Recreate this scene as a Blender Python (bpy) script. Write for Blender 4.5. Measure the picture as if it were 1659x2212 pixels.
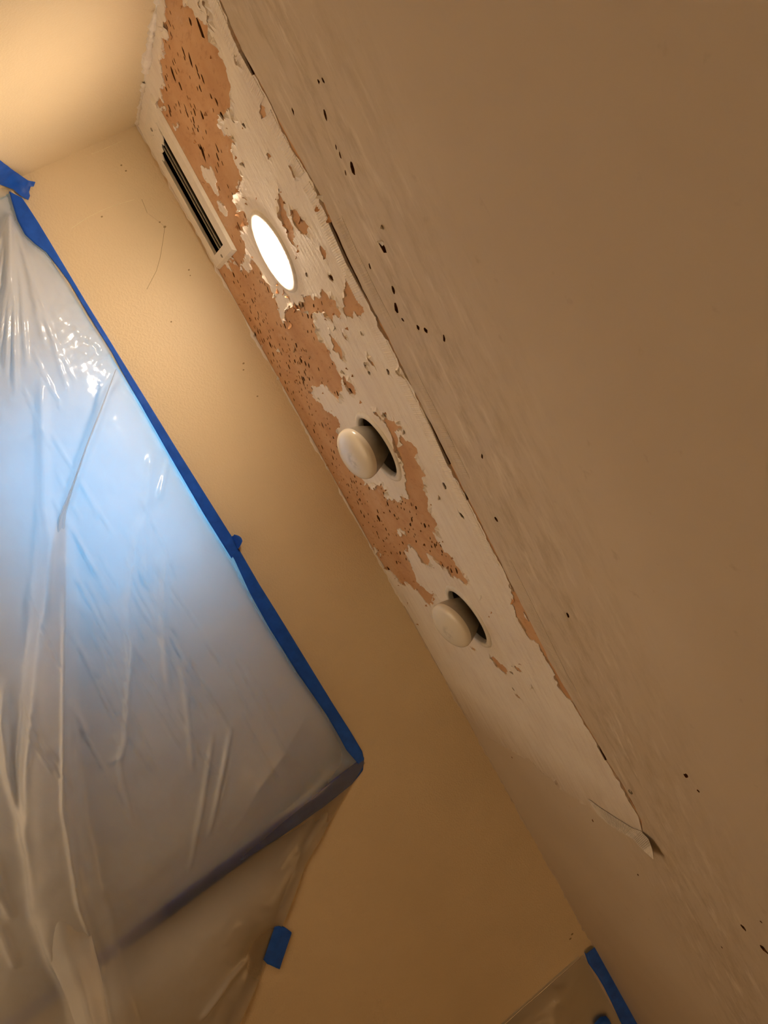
import bpy, math, random
import numpy as np
from mathutils import Matrix, Vector, noise
from mathutils.geometry import delaunay_2d_cdt

random.seed(7)
rng = np.random.default_rng(7)
scene = bpy.context.scene
for o in list(bpy.data.objects):
    bpy.data.objects.remove(o)

# ------------------------------------------------------------------ camera
CAM_Z, H = 1.90, 0.50                 # camera height, ceiling above it
ZC = CAM_Z + H                        # ceiling
F, CX, CY = 1664.0, 829.5, 1106.0
AX = np.array([0.45630854, 0.84281157, 0.28539651])
AZ = np.array([0.81666701, -0.52402373, 0.24177286])
AX /= np.linalg.norm(AX)
AZ -= AX * (AX @ AZ); AZ /= np.linalg.norm(AZ)
AY = np.cross(AZ, AX)
RW = np.array([AX, AY, AZ])           # world from camera (x right, y down, z forward)
cam_d = bpy.data.cameras.new('camera')
cam = bpy.data.objects.new('camera', cam_d)
scene.collection.objects.link(cam)
cam_d.sensor_fit = 'HORIZONTAL'; cam_d.sensor_width = 36.0
cam_d.lens = 36.0 * F / 1659.0
cam_d.clip_start = 0.02
M = Matrix.Identity(4)
for r in range(3):
    M[r][0] = RW[r][0]; M[r][1] = -RW[r][1]; M[r][2] = -RW[r][2]
M[2][3] = CAM_Z
cam.matrix_world = M
scene.camera = cam

# ------------------------------------------------------------------ world, exposure
world = bpy.data.worlds.new('sky'); scene.world = world
world.use_nodes = True
bg = world.node_tree.nodes['Background']
bg.inputs[0].default_value = (0.10, 0.50, 1.0, 1)
bg.inputs[1].default_value = 8.4
world.cycles.sampling_method = 'NONE'
vs = scene.view_settings
vs.view_transform = 'Standard'; vs.look = 'None'; vs.gamma = 1.0; vs.use_curve_mapping = False
vs.exposure = 0.0
BULB_POWER = 155.0
BULB_COLOR = (1.0, 0.785, 0.575)
BEAM_WATTS = 640.0                    # flood beam of the lit bulb
FILL_POWER = 112.0                     # added fill lamp behind the camera, unseen
FILL_COLOR = (1.0, 0.70, 0.41)
scene.cycles.max_bounces = 7; scene.cycles.diffuse_bounces = 4; scene.cycles.glossy_bounces = 3
scene.cycles.use_light_tree = False
scene.cycles.transmission_bounces = 6; scene.cycles.transparent_max_bounces = 8

# ------------------------------------------------------------------ planes of the room
XB, YA = -0.5825, 2.2575              # left wall, window wall
XR, YK = 4.30, -1.60                  # right wall, wall behind the camera

def ray(p):
    return RW @ np.array([p[0] - CX, p[1] - CY, F])
def on_ceiling(p, drop=0.0):
    d = ray(p); k = (H - drop) / d[2]
    return (d[0] * k, d[1] * k)
def on_wall(p, off=0.0):
    d = ray(p); k = (YA - off) / d[1]
    return (d[0] * k, d[2] * k + CAM_Z)
def on_left(p):
    d = ray(p); k = XB / d[0]
    return (d[1] * k, d[2] * k + CAM_Z)
def crop(x0, y0, s, pts):
    return [(x0 + x / s, y0 + y / s) for x, y in pts]
def cpoly(pts, drop=0.0):
    return [on_ceiling(p, drop) for p in pts]

# ------------------------------------------------------------------ node helpers
def new_mat(name):
    m = bpy.data.materials.new(name); m.use_nodes = True
    nt = m.node_tree
    return m, nt, nt.nodes['Principled BSDF']
def N(nt, kind, **kw):
    n = nt.nodes.new(kind)
    for k, v in kw.items():
        if k in n.inputs: n.inputs[k].default_value = v
        else: setattr(n, k, v)
    return n
def L(nt, a, b):
    nt.links.new(a, b)
def pos(nt, scale=(1, 1, 1), rot=(0, 0, 0)):
    g = N(nt, 'ShaderNodeNewGeometry')
    mp = N(nt, 'ShaderNodeMapping')
    mp.inputs['Scale'].default_value = scale
    mp.inputs['Rotation'].default_value = rot
    L(nt, g.outputs['Position'], mp.inputs['Vector'])
    return mp.outputs[0]
def noise_tex(nt, vec, scale, detail=4, rough=0.55):
    n = N(nt, 'ShaderNodeTexNoise')
    n.inputs['Scale'].default_value = scale
    n.inputs['Detail'].default_value = detail
    n.inputs['Roughness'].default_value = rough
    L(nt, vec, n.inputs['Vector'])
    return n.outputs['Fac']
def ramp(nt, fac, stops):
    r = N(nt, 'ShaderNodeValToRGB')
    els = r.color_ramp.elements
    while len(els) < len(stops): els.new(0.5)
    for e, (p, c) in zip(els, stops):
        e.position = p; e.color = (*c, 1) if len(c) == 3 else c
    L(nt, fac, r.inputs[0])
    return r.outputs[0]
def mixc(nt, fac, a, b, mode='MIX'):
    m = N(nt, 'ShaderNodeMix', data_type='RGBA', blend_type=mode)
    def put(sock, v):
        if isinstance(v, (tuple, list)): sock.default_value = (*v, 1)
        elif isinstance(v, (int, float)): sock.default_value = v
        else: L(nt, v, sock)
    put(m.inputs[0], fac); put(m.inputs[6], a); put(m.inputs[7], b)
    return m.outputs[2]
def math_n(nt, op, a, b=None, clamp=False):
    m = N(nt, 'ShaderNodeMath', operation=op, use_clamp=clamp)
    for i, v in enumerate((a, b)):
        if v is None: continue
        if isinstance(v, (int, float)): m.inputs[i].default_value = v
        else: L(nt, v, m.inputs[i])
    return m.outputs[0]
def bump(nt, bs, height, strength, dist):
    b = N(nt, 'ShaderNodeBump')
    b.inputs['Strength'].default_value = strength
    b.inputs['Distance'].default_value = dist
    L(nt, height, b.inputs['Height']); L(nt, b.outputs[0], bs.inputs['Normal'])
    return b
def simple(name, col, rough=0.6, metal=0.0, spec=0.5, var=0.08, scale=40, bstr=0.0, bdist=0.001):
    m, nt, bs = new_mat(name)
    v = pos(nt)
    n = noise_tex(nt, v, scale)
    lo = tuple(c * (1 - var) for c in col); hi = tuple(min(1, c * (1 + var)) for c in col)
    L(nt, ramp(nt, n, [(0.3, lo), (0.7, hi)]), bs.inputs['Base Color'])
    bs.inputs['Roughness'].default_value = rough
    bs.inputs['Metallic'].default_value = metal
    bs.inputs['Specular IOR Level'].default_value = spec
    if bstr: bump(nt, bs, n, bstr, bdist)
    return m

# ------------------------------------------------------------------ materials
_a, _b = np.array(on_ceiling((986, 1520))), np.array(on_ceiling((1136, 1637)))
_n = np.array((-(_b - _a)[1], (_b - _a)[0])); _n /= np.linalg.norm(_n)
_in = np.array(on_ceiling((1000, 1400)))
if _n @ (_in - _a) > 0: _n = -_n
WEAR_N = (_n[0], _n[1], 0.0); WEAR_D = float(-_n @ _a) + 0.17
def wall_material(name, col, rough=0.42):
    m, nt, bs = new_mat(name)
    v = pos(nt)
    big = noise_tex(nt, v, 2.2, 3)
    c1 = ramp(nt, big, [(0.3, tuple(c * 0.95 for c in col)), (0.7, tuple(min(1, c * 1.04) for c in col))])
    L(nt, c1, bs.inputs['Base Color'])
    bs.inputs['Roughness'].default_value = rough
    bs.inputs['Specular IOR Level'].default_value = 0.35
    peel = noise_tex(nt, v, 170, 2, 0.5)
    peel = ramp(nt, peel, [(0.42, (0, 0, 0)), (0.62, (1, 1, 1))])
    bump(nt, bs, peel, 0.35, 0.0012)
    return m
MAT_WALL = wall_material('yellow_paint', (0.78, 0.635, 0.41))
MAT_DIM = wall_material('brown_wall', (0.28, 0.20, 0.12), 0.6)  # unseen wall kept dark so less light bounces near the camera
MAT_NICHE = wall_material('niche_paint', (0.72, 0.66, 0.54), 0.6)
MAT_CLOTH = simple('canvas', (0.80, 0.75, 0.66), 0.9, var=0.06, scale=30, bstr=0.4, bdist=0.004)
MAT_FLOOR = simple('floor_tile', (0.36, 0.30, 0.23), 0.6, var=0.15, scale=6)

def kraft_material():
    m, nt, bs = new_mat('kraft_paper')
    v = pos(nt)
    a = noise_tex(nt, v, 7, 5, 0.6)
    c1 = ramp(nt, a, [(0.25, (0.49, 0.26, 0.125)), (0.5, (0.59, 0.345, 0.18)), (0.8, (0.66, 0.425, 0.25))])
    st = noise_tex(nt, pos(nt, (60, 22, 60), (0, 0, 0.5)), 1.6, 4, 0.65)      # fibre streaks
    c2 = mixc(nt, ramp(nt, st, [(0.55, (0, 0, 0)), (0.75, (0.45, 0.45, 0.45))]), c1, (0.30, 0.135, 0.05))
    sc = noise_tex(nt, pos(nt, (25, 12, 25), (0, 0, 0.3)), 1.0, 5, 0.7)       # thin remains of compound
    c3 = mixc(nt, ramp(nt, sc, [(0.60, (0, 0, 0)), (0.75, (0.5, 0.5, 0.5))]), c2, (0.66, 0.52, 0.40))
    L(nt, c3, bs.inputs['Base Color'])
    bs.inputs['Roughness'].default_value = 0.85
    bs.inputs['Specular IOR Level'].default_value = 0.2
    bump(nt, bs, st, 0.25, 0.001)
    return m
MAT_KRAFT = kraft_material()

def plaster_material():
    m, nt, bs = new_mat('skim_plaster')
    a = noise_tex(nt, pos(nt), 6, 5, 0.6)
    c1 = ramp(nt, a, [(0.3, (0.76, 0.67, 0.58)), (0.5, (0.82, 0.74, 0.64)), (0.75, (0.87, 0.80, 0.70))])
    tr = noise_tex(nt, pos(nt, (4, 26, 4), (0, 0, 0.55)), 2.2, 5, 0.6)        # trowel strokes
    c2 = mixc(nt, ramp(nt, tr, [(0.45, (0, 0, 0)), (0.7, (0.45, 0.45, 0.45))]), c1, (0.88, 0.82, 0.71))
    c2 = mixc(nt, ramp(nt, tr, [(0.28, (0.28, 0.28, 0.28)), (0.46, (0, 0, 0))]), c2, (0.62, 0.52, 0.43))  # darker streaks: shade of the trowel relief put into the colour
    g = N(nt, 'ShaderNodeNewGeometry'); dt = N(nt, 'ShaderNodeVectorMath', operation='DOT_PRODUCT')
    L(nt, g.outputs['Position'], dt.inputs[0]); dt.inputs[1].default_value = WEAR_N
    w = math_n(nt, 'MULTIPLY', math_n(nt, 'ADD', dt.outputs['Value'], WEAR_D), 5.0)
    w = math_n(nt, 'ADD', w, math_n(nt, 'MULTIPLY', math_n(nt, 'SUBTRACT', tr, 0.5), 1.6), True)
    c2 = mixc(nt, w, c2, (0.63, 0.53, 0.42))          # old paint feathered over the plaster end
    L(nt, c2, bs.inputs['Base Color'])
    bs.inputs['Roughness'].default_value = 0.75
    bs.inputs['Specular IOR Level'].default_value = 0.25
    pit = noise_tex(nt, pos(nt, (1, 0.6, 1)), 95, 4, 0.6)
    hs = math_n(nt, 'ADD', tr, math_n(nt, 'MULTIPLY', pit, 0.7))
    bump(nt, bs, hs, 0.8, 0.004)
    return m
MAT_PLASTER = plaster_material()

def paint_material():
    m, nt, bs = new_mat('ceiling_paint')
    v = pos(nt)
    a = noise_tex(nt, v, 1.6, 4, 0.55)
    c1 = ramp(nt, a, [(0.3, (0.57, 0.47, 0.355)), (0.7, (0.64, 0.54, 0.42))])
    g = N(nt, 'ShaderNodeNewGeometry'); sp = N(nt, 'ShaderNodeSeparateXYZ')
    L(nt, g.outputs['Position'], sp.inputs[0])
    # worn band along the old joint and round its end
    band = math_n(nt, 'SUBTRACT', sp.outputs['Y'], 1.17)
    band = math_n(nt, 'ABSOLUTE', band)
    band = math_n(nt, 'MULTIPLY', band, 3.2)
    band = math_n(nt, 'SUBTRACT', 1.0, band, True)
    st = noise_tex(nt, pos(nt, (9, 24, 9), (0, 0, 0.25)), 1.5, 6, 0.7)
    st = ramp(nt, st, [(0.46, (0, 0, 0)), (0.68, (1, 1, 1))])
    f = math_n(nt, 'MULTIPLY', st, band); f = math_n(nt, 'MULTIPLY', f, 0.75)
    c2 = mixc(nt, f, c1, (0.42, 0.33, 0.22))
    st2 = noise_tex(nt, pos(nt, (7, 30, 7), (0, 0, -0.35)), 1.3, 6, 0.65)
    st2 = ramp(nt, st2, [(0.54, (0, 0, 0)), (0.68, (1, 1, 1))])
    f2 = math_n(nt, 'MULTIPLY', st2, band); f2 = math_n(nt, 'MULTIPLY', f2, 0.75)
    c3 = mixc(nt, f2, c2, (0.76, 0.67, 0.55))
    sp2 = noise_tex(nt, v, 34, 3, 0.5)
    c4 = mixc(nt, ramp(nt, sp2, [(0.70, (0, 0, 0)), (0.80, (0.35, 0.35, 0.35))]), c3, (0.40, 0.30, 0.20))
    L(nt, c4, bs.inputs['Base Color'])
    bs.inputs['Roughness'].default_value = 0.7
    bs.inputs['Specular IOR Level'].default_value = 0.25
    fine = noise_tex(nt, v, 60, 4, 0.6)
    hsum = math_n(nt, 'ADD', math_n(nt, 'MULTIPLY', fine, 0.4), math_n(nt, 'MULTIPLY', f, 1.0))
    bump(nt, bs, hsum, 0.25, 0.002)
    return m
MAT_PAINT = paint_material()
MAT_CORE_SHADE = simple('torn_board_shade', (0.075, 0.034, 0.015), 0.95, spec=0.1, var=0.4, scale=60, bstr=0.6, bdist=0.004)  # torn brown board, darkened further to paint the shade inside pits
MAT_TORN_SHADE = simple('torn_edge_shade', (0.18, 0.078, 0.032), 0.95, spec=0.1, var=0.35, scale=80)  # torn paper edge with pit and crack shade put into its colour
MAT_FLAKE = simple('torn_paper', (0.50, 0.27, 0.13), 0.9, spec=0.1, var=0.25, scale=90)
MAT_CHIP = simple('plaster_chip', (0.74, 0.67, 0.57), 0.8, spec=0.2, var=0.1, scale=90)
MAT_TRIM = simple('painted_trim', (0.74, 0.69, 0.60), 0.5, var=0.08, scale=60, bstr=0.15, bdist=0.001)
MAT_CAN = simple('lamp_housing', (0.16, 0.14, 0.10), 0.6, metal=0.2, var=0.15)
MAT_VENT = simple('register_paint', (0.76, 0.70, 0.60), 0.5, var=0.06, scale=50, bstr=0.12, bdist=0.001)
MAT_BLADE = simple('lit_edge_steel', (0.62, 0.60, 0.55), 0.35, metal=0.5, var=0.05)
MAT_DUCT_SHADE = simple('shaded_duct', (0.045, 0.038, 0.03), 0.6, metal=0.3, var=0.2)  # near-black: shade inside the duct put into the colour
MAT_SCREW = simple('screw_steel', (0.30, 0.26, 0.2), 0.45, metal=0.8, var=0.2)
MAT_FRAME = simple('window_vinyl', (0.75, 0.75, 0.73), 0.4, var=0.03)

def bulb_material():
    m, nt, bs = new_mat('frosted_bulb')
    tc = N(nt, 'ShaderNodeTexCoord')
    n = noise_tex(nt, tc.outputs['Object'], 38, 5, 0.7)
    ln = N(nt, 'ShaderNodeVectorMath', operation='DISTANCE')
    L(nt, tc.outputs['Object'], ln.inputs[0]); ln.inputs[1].default_value = (0.010, -0.006, -0.0155)
    near = math_n(nt, 'SUBTRACT', 1.0, math_n(nt, 'MULTIPLY', ln.outputs['Value'], 38.0), True)
    f = math_n(nt, 'MULTIPLY', ramp(nt, n, [(0.45, (0, 0, 0)), (0.62, (1, 1, 1))]), near)
    c = mixc(nt, math_n(nt, 'MULTIPLY', f, 0.75), (0.80, 0.74, 0.62), (0.30, 0.27, 0.22))   # dust smudge
    L(nt, c, bs.inputs['Base Color'])
    bs.inputs['Roughness'].default_value = 0.22
    bs.inputs['Coat Weight'].default_value = 0.3
    return m
MAT_BULB = bulb_material()
def lit_material():
    m, nt, bs = new_mat('lit_bulb')
    bs.inputs['Base Color'].default_value = (0.9, 0.88, 0.82, 1)
    bs.inputs['Emission Color'].default_value = (*BULB_COLOR, 1)
    bs.inputs['Emission Strength'].default_value = BULB_POWER
    return m
MAT_LIT = lit_material()
MAT_REFL = simple('bulb_reflector', (0.36, 0.32, 0.26), 0.4, metal=0.1, var=0.1)

def tape_material():
    m, nt, bs = new_mat('painters_tape')
    v = pos(nt)
    n = noise_tex(nt, v, 30, 4, 0.6)
    c = ramp(nt, n, [(0.3, (0.009, 0.090, 0.52)), (0.7, (0.016, 0.13, 0.70))])
    L(nt, c, bs.inputs['Base Color'])
    bs.inputs['Roughness'].default_value = 0.5
    bs.inputs['Specular IOR Level'].default_value = 0.35
    cr = noise_tex(nt, pos(nt, (300, 300, 300)), 1.0, 2, 0.5)
    bump(nt, bs, cr, 0.15, 0.0006)
    return m
MAT_TAPE = tape_material()

def plastic_material(name, milk, rough, ior, see, white=0.6):
    m, nt, bs = new_mat(name)
    nt.nodes.remove(bs)
    out = nt.nodes['Material Output']
    fine = noise_tex(nt, pos(nt), 26, 5, 0.65)
    b = N(nt, 'ShaderNodeBump'); b.inputs['Strength'].default_value = 0.22; b.inputs['Distance'].default_value = 0.004
    L(nt, fine, b.inputs['Height'])
    tr = N(nt, 'ShaderNodeBsdfTranslucent'); tr.inputs[0].default_value = (0.88, 0.90, 0.90, 1)
    df = N(nt, 'ShaderNodeBsdfDiffuse'); df.inputs[0].default_value = (0.93, 0.92, 0.89, 1)
    rf = N(nt, 'ShaderNodeBsdfRefraction'); rf.inputs['Color'].default_value = (0.95, 0.96, 0.96, 1)
    rf.inputs['Roughness'].default_value = rough; rf.inputs['IOR'].default_value = ior
    tp = N(nt, 'ShaderNodeBsdfTransparent'); tp.inputs[0].default_value = (0.96, 0.97, 0.97, 1)
    gl = N(nt, 'ShaderNodeBsdfGlossy'); gl.inputs['Roughness'].default_value = 0.16
    gl.inputs['Color'].default_value = (0.95, 0.95, 0.95, 1)
    for s in (tr, df, gl): L(nt, b.outputs[0], s.inputs['Normal'])
    def mx(f, a, c):
        s = N(nt, 'ShaderNodeMixShader')
        if isinstance(f, float): s.inputs[0].default_value = f
        else: L(nt, f, s.inputs[0])
        L(nt, a.outputs[0], s.inputs[1]); L(nt, c.outputs[0], s.inputs[2]); return s
    milky = mx(white, tr, df)
    clear = mx(see, rf, tp)
    at = N(nt, 'ShaderNodeAttribute', attribute_name='contact')      # film clinging to the wall turns clear
    body = mx(math_n(nt, 'MULTIPLY', math_n(nt, 'SUBTRACT', 1.0, math_n(nt, 'MULTIPLY', at.outputs['Fac'], 0.8)), milk), clear, milky)
    fr = N(nt, 'ShaderNodeFresnel'); fr.inputs['IOR'].default_value = 1.45
    L(nt, b.outputs[0], fr.inputs['Normal'])
    fin = mx(fr.outputs[0], body, gl)
    L(nt, fin.outputs[0], out.inputs['Surface'])
    return m
MAT_PLASTIC = plastic_material('plastic_film', 0.62, 0.7, 1.30, 0.85, 0.76)
MAT_PLASTIC_FAR = plastic_material('plastic_film_far', 0.22, 0.5, 1.25, 0.8)
MAT_PLASTIC_IN = plastic_material('plastic_film_inner', 0.98, 0.4, 1.2, 1.0, 0.70)
def glass_material():
    m, nt, bs = new_mat('window_glass'); nt.nodes.remove(bs)
    out = nt.nodes['Material Output']
    tp = N(nt, 'ShaderNodeBsdfTransparent'); tp.inputs[0].default_value = (0.93, 0.96, 0.97, 1)
    gl = N(nt, 'ShaderNodeBsdfGlossy'); gl.inputs['Roughness'].default_value = 0.03
    n = noise_tex(nt, pos(nt), 8)
    s = N(nt, 'ShaderNodeMixShader')
    L(nt, ramp(nt, n, [(0, (0.05, 0.05, 0.05)), (1, (0.08, 0.08, 0.08))]), s.inputs[0])
    L(nt, tp.outputs[0], s.inputs[1]); L(nt, gl.outputs[0], s.inputs[2])
    L(nt, s.outputs[0], out.inputs['Surface'])
    return m
MAT_GLASS = glass_material()

# ------------------------------------------------------------------ object helpers
COL = scene.collection
def mesh_obj(name, verts, faces, mat, parent=None, smooth=False, loc=None):
    me = bpy.data.meshes.new(name)
    me.from_pydata([tuple(map(float, v)) for v in verts], [], [tuple(map(int, f)) for f in faces])
    me.update()
    if smooth:
        me.polygons.foreach_set('use_smooth', [True] * len(me.polygons))
    me.materials.append(mat)
    o = bpy.data.objects.new(name, me); COL.objects.link(o)
    if loc is not None: o.location = loc
    if parent is not None: o.parent = parent
    return o
def empty(name, loc=(0, 0, 0)):
    o = bpy.data.objects.new(name, None); COL.objects.link(o); o.location = loc
    o.empty_display_size = 0.05
    return o
def tag(o, label=None, category=None, group=None, kind=None):
    for k, v in (('label', label), ('category', category), ('group', group), ('kind', kind)):
        if v: o[k] = v
    return o
def box_vf(x0, x1, y0, y1, z0, z1):
    v = [(x0, y0, z0), (x1, y0, z0), (x1, y1, z0), (x0, y1, z0), (x0, y0, z1), (x1, y0, z1), (x1, y1, z1), (x0, y1, z1)]
    f = [(0, 3, 2, 1), (4, 5, 6, 7), (0, 1, 5, 4), (1, 2, 6, 5), (2, 3, 7, 6), (3, 0, 4, 7)]
    return v, f
def box(name, b, mat, parent=None):
    v, f = box_vf(*b)
    return mesh_obj(name, v, f, mat, parent)
class Geo:
    def __init__(self): self.v = []; self.f = []
    def add(self, v, f):
        n = len(self.v); self.v += list(v); self.f += [tuple(i + n for i in q) for q in f]
    def build(self, name, mat, parent=None, smooth=False):
        return mesh_obj(name, self.v, self.f, mat, parent, smooth)
def lathe_vf(profile, seg=64, closed=False):
    v = []; f = []
    for r, z in profile:
        for i in range(seg):
            a = 2 * math.pi * i / seg
            v.append((r * math.cos(a), r * math.sin(a), z))
    m = len(profile)
    for k in range(m - 1 if not closed else m):
        k2 = (k + 1) % m
        for i in range(seg):
            j = (i + 1) % seg
            f.append((k * seg + i, k * seg + j, k2 * seg + j, k2 * seg + i))
    return v, f
def in_poly(P, poly):
    P = np.asarray(P); x, y = P[:, 0], P[:, 1]
    q = np.asarray(poly); ins = np.zeros(len(P), bool)
    x1, y1 = q[:, 0], q[:, 1]; x2, y2 = np.roll(x1, -1), np.roll(y1, -1)
    for a, b, c, d in zip(x1, y1, x2, y2):
        if b == d: continue
        hit = ((b > y) != (d > y)) & (x < (c - a) * (y - b) / (d - b) + a)
        ins ^= hit
    return ins
def ragged(poly, step=0.005, amp=0.20, closed=True):
    """midpoint displacement: turns a traced outline into a torn edge"""
    pts = [tuple(p) for p in poly]
    for _ in range(8):
        out = []; n = len(pts); done = True
        for i in range(n if closed else n - 1):
            a = pts[i]; b = pts[(i + 1) % n]
            out.append(a)
            dx, dy = b[0] - a[0], b[1] - a[1]; l = math.hypot(dx, dy)
            if l > step:
                done = False
                k = random.gauss(0, amp) * min(l, 0.05) / max(l, 1e-6)
                out.append(((a[0] + b[0]) / 2 - dy * k, (a[1] + b[1]) / 2 + dx * k))
        if not closed: out.append(pts[-1])
        pts = out
        if done: break
    return pts
def circle(cx, cy, r, n=48):
    return [(cx + r * math.cos(2 * math.pi * i / n), cy + r * math.sin(2 * math.pi * i / n)) for i in range(n)]
def layer(name, loops, keep, z, z_up, mat, parent, steiner=None, lift=None, rim_mat=None):
    """thin sheet facing down at z bounded by the loops (kept where keep() is true), its torn edges closed up to z_up"""
    vs_, es = [], []
    for lp in loops:
        n0 = len(vs_); vs_ += [Vector(p) for p in lp]
        es += [(n0 + i, n0 + (i + 1) % len(lp)) for i in range(len(lp))]
    if steiner is not None: vs_ += [Vector(p) for p in steiner]
    V, E_, T, *_ = delaunay_2d_cdt(vs_, es, [], 0, 1e-6)
    P = np.array([(p[0], p[1]) for p in V])
    T = np.array([t for t in T if len(t) == 3])
    T = T[keep(P[T].mean(axis=1))]
    used = np.unique(T); remap = -np.ones(len(P), int); remap[used] = np.arange(len(used))
    P = P[used]; T = remap[T]
    cnt = {}
    for t in T:
        for a, b in ((t[0], t[1]), (t[1], t[2]), (t[2], t[0])):
            cnt.setdefault((min(a, b), max(a, b)), []).append((a, b))
    rim = [e[0] for e in cnt.values() if len(e) == 1]
    zz = np.full(len(P), z)
    if lift is not None:
        for i in {i for e in rim for i in e}:
            zz[i] -= lift(P[i][0], P[i][1])
    verts = [(p[0], p[1], q) for p, q in zip(P, zz)]
    faces = [(t[0], t[2], t[1]) for t in T]
    up = {}; n_flat = len(faces)
    for a, b in rim:
        for i in (a, b):
            if i not in up:
                up[i] = len(verts); verts.append((P[i][0], P[i][1], z_up))
        faces.append((a, b, up[b], up[a]))
    o = mesh_obj(name, verts, faces, mat, parent)
    if rim_mat is not None:
        o.data.materials.append(rim_mat)
        o.data.polygons.foreach_set('material_index', [0] * n_flat + [1] * (len(faces) - n_flat))
    return o

# ================================================================== STRUCTURE
LIGHTS = [(-0.105, 1.683), (0.375, 1.673), (0.862, 1.673)]
R_HOLE = 0.079
VX0, VX1, VY0, VY1 = -0.555, -0.166, 1.962, 2.236          # register frame
vo = [on_ceiling(p, 0.006) for p in ((346, 279), (476, 515), (463, 540), (332, 316))]
OX0, OX1 = -0.498, -0.199
OY0, OY1 = 2.030, 2.170

# ---- traced outlines on the ceiling
wall_edge_far = 2.2575
joint_px = [(478, 0), (524, 108), (550, 155), (570, 190), (606, 263), (650, 342), (695, 424), (724, 494), (759, 571), (793, 640),
            (830, 710), (868, 788), (901, 853), (936, 922), (974, 999), (1013, 1077), (1060, 1170), (1098, 1247), (1142, 1335),
            (1192, 1435), (1246, 1527), (1290, 1602), (1312, 1642), (1340, 1684), (1364, 1728), (1386, 1772)]
joint = cpoly(joint_px)
j_slope = -0.02
joint_start = (XB, joint[0][1])
low_px = [(1136, 1637), (1154, 1649), (1170, 1666), (1188, 1678), (1202, 1685), (1211, 1701), (1234, 1717), (1262, 1735), (1292, 1757),
          (1330, 1785), (1372, 1812), (1390, 1800)]
low = cpoly(low_px)
wall_foot = on_ceiling((986, 1520)); mid_foot = on_ceiling((1050, 1590))

K_main = (crop(300, 0, 4.1475, [(150, -160), (395, -60), (410, 50), (440, 30), (480, 70), (510, 130), (560, 180), (620, 190), (650, 230), (645, 330),
            (690, 380), (720, 430), (740, 510), (790, 610), (800, 660), (835, 780), (825, 860), (830, 900), (790, 980), (790, 1040), (770, 1080), (720, 1020),
            (722, 1100), (735, 1150), (780, 1215), (830, 1210), (870, 1260), (880, 1300), (845, 1330), (850, 1400), (890, 1500), (930, 1570), (890, 1630), (900, 1700)])
          + crop(450, 380, 3.687, [(262, 45), (245, 130), (205, 190), (232, 230), (228, 290), (300, 300), (318, 345), (285, 400), (260, 470), (300, 540), (290, 620), (282, 700),
            (270, 760), (330, 765), (342, 640), (380, 690), (440, 790), (490, 860), (508, 920), (540, 950), (548, 1000), (575, 1060), (580, 1130), (606, 1175),
            (612, 1100), (622, 1045), (660, 1030), (690, 1000), (705, 1050), (750, 1000), (785, 950), (840, 985), (870, 950), (900, 920), (955, 945), (970, 980), (990, 945), (1030, 990), (1042, 1040), (1005, 1100),
            (930, 1085), (850, 1080), (845, 1150), (870, 1230), (900, 1290), (940, 1330), (960, 1360), (978, 1400), (970, 1430), (1010, 1480), (1050, 1580), (1080, 1620),
            (1060, 1640), (1075, 1680)])
          + crop(600, 780, 3.318, [(462, 165), (470, 200), (450, 262), (400, 240), (372, 212), (350, 170), (320, 165), (280, 190), (250, 220), (250, 250), (290, 280), (320, 310),
            (340, 350), (380, 372), (420, 390), (440, 420), (452, 450), (430, 490), (440, 520), (470, 560), (540, 720), (600, 830), (640, 870), (690, 900), (740, 890), (790, 910),
            (780, 960), (790, 1000), (830, 975), (880, 990), (930, 985), (940, 960), (920, 900), (925, 850), (900, 760), (885, 690), (850, 620), (830, 560), (810, 510),
            (780, 450), (740, 410), (690, 350), (725, 362), (770, 420), (850, 430), (900, 480), (860, 492), (866, 560), (880, 600), (890, 520), (930, 570), (960, 580), (1000, 620),
            (1012, 660), (990, 680), (1020, 730), (1040, 830), (1060, 900), (1080, 980), (1090, 1040), (1110, 1100), (1140, 1150), (1155, 1240), (1112, 1220), (1140, 1270),
            (1170, 1310), (1200, 1370), (1230, 1380), (1270, 1430), (1300, 1480), (1340, 1530), (1370, 1592), (1340, 1595), (1280, 1550), (1240, 1530), (1230, 1500),
            (1180, 1470), (1140, 1430), (1080, 1405), (1096, 1440), (1090, 1470), (1040, 1440), (1010, 1390), (965, 1330), (940, 1310), (945, 1340), (910, 1355),
            (930, 1400), (950, 1440), (970, 1480), (990, 1530), (1010, 1580)])
          + crop(800, 1150, 3.318, [(350, 360), (400, 410), (468, 440), (450, 470), (460, 520), (440, 540), (400, 500), (370, 460), (330, 420), (290, 380), (250, 352),
            (232, 395), (200, 332), (160, 288), (110, 265), (60, 180), (20, 110)])
          + [(800, 1195), (770, 1130), (640, 900), (540, 720), (470, 600), (440, 540), (330, 330), (300, 270)]
          + crop(300, 0, 4.1475, [(60, 1060), (150, 930), (185, 870), (215, 790), (205, 640), (190, 540), (205, 330), (260, 290), (225, 200), (240, 60)]))
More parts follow.
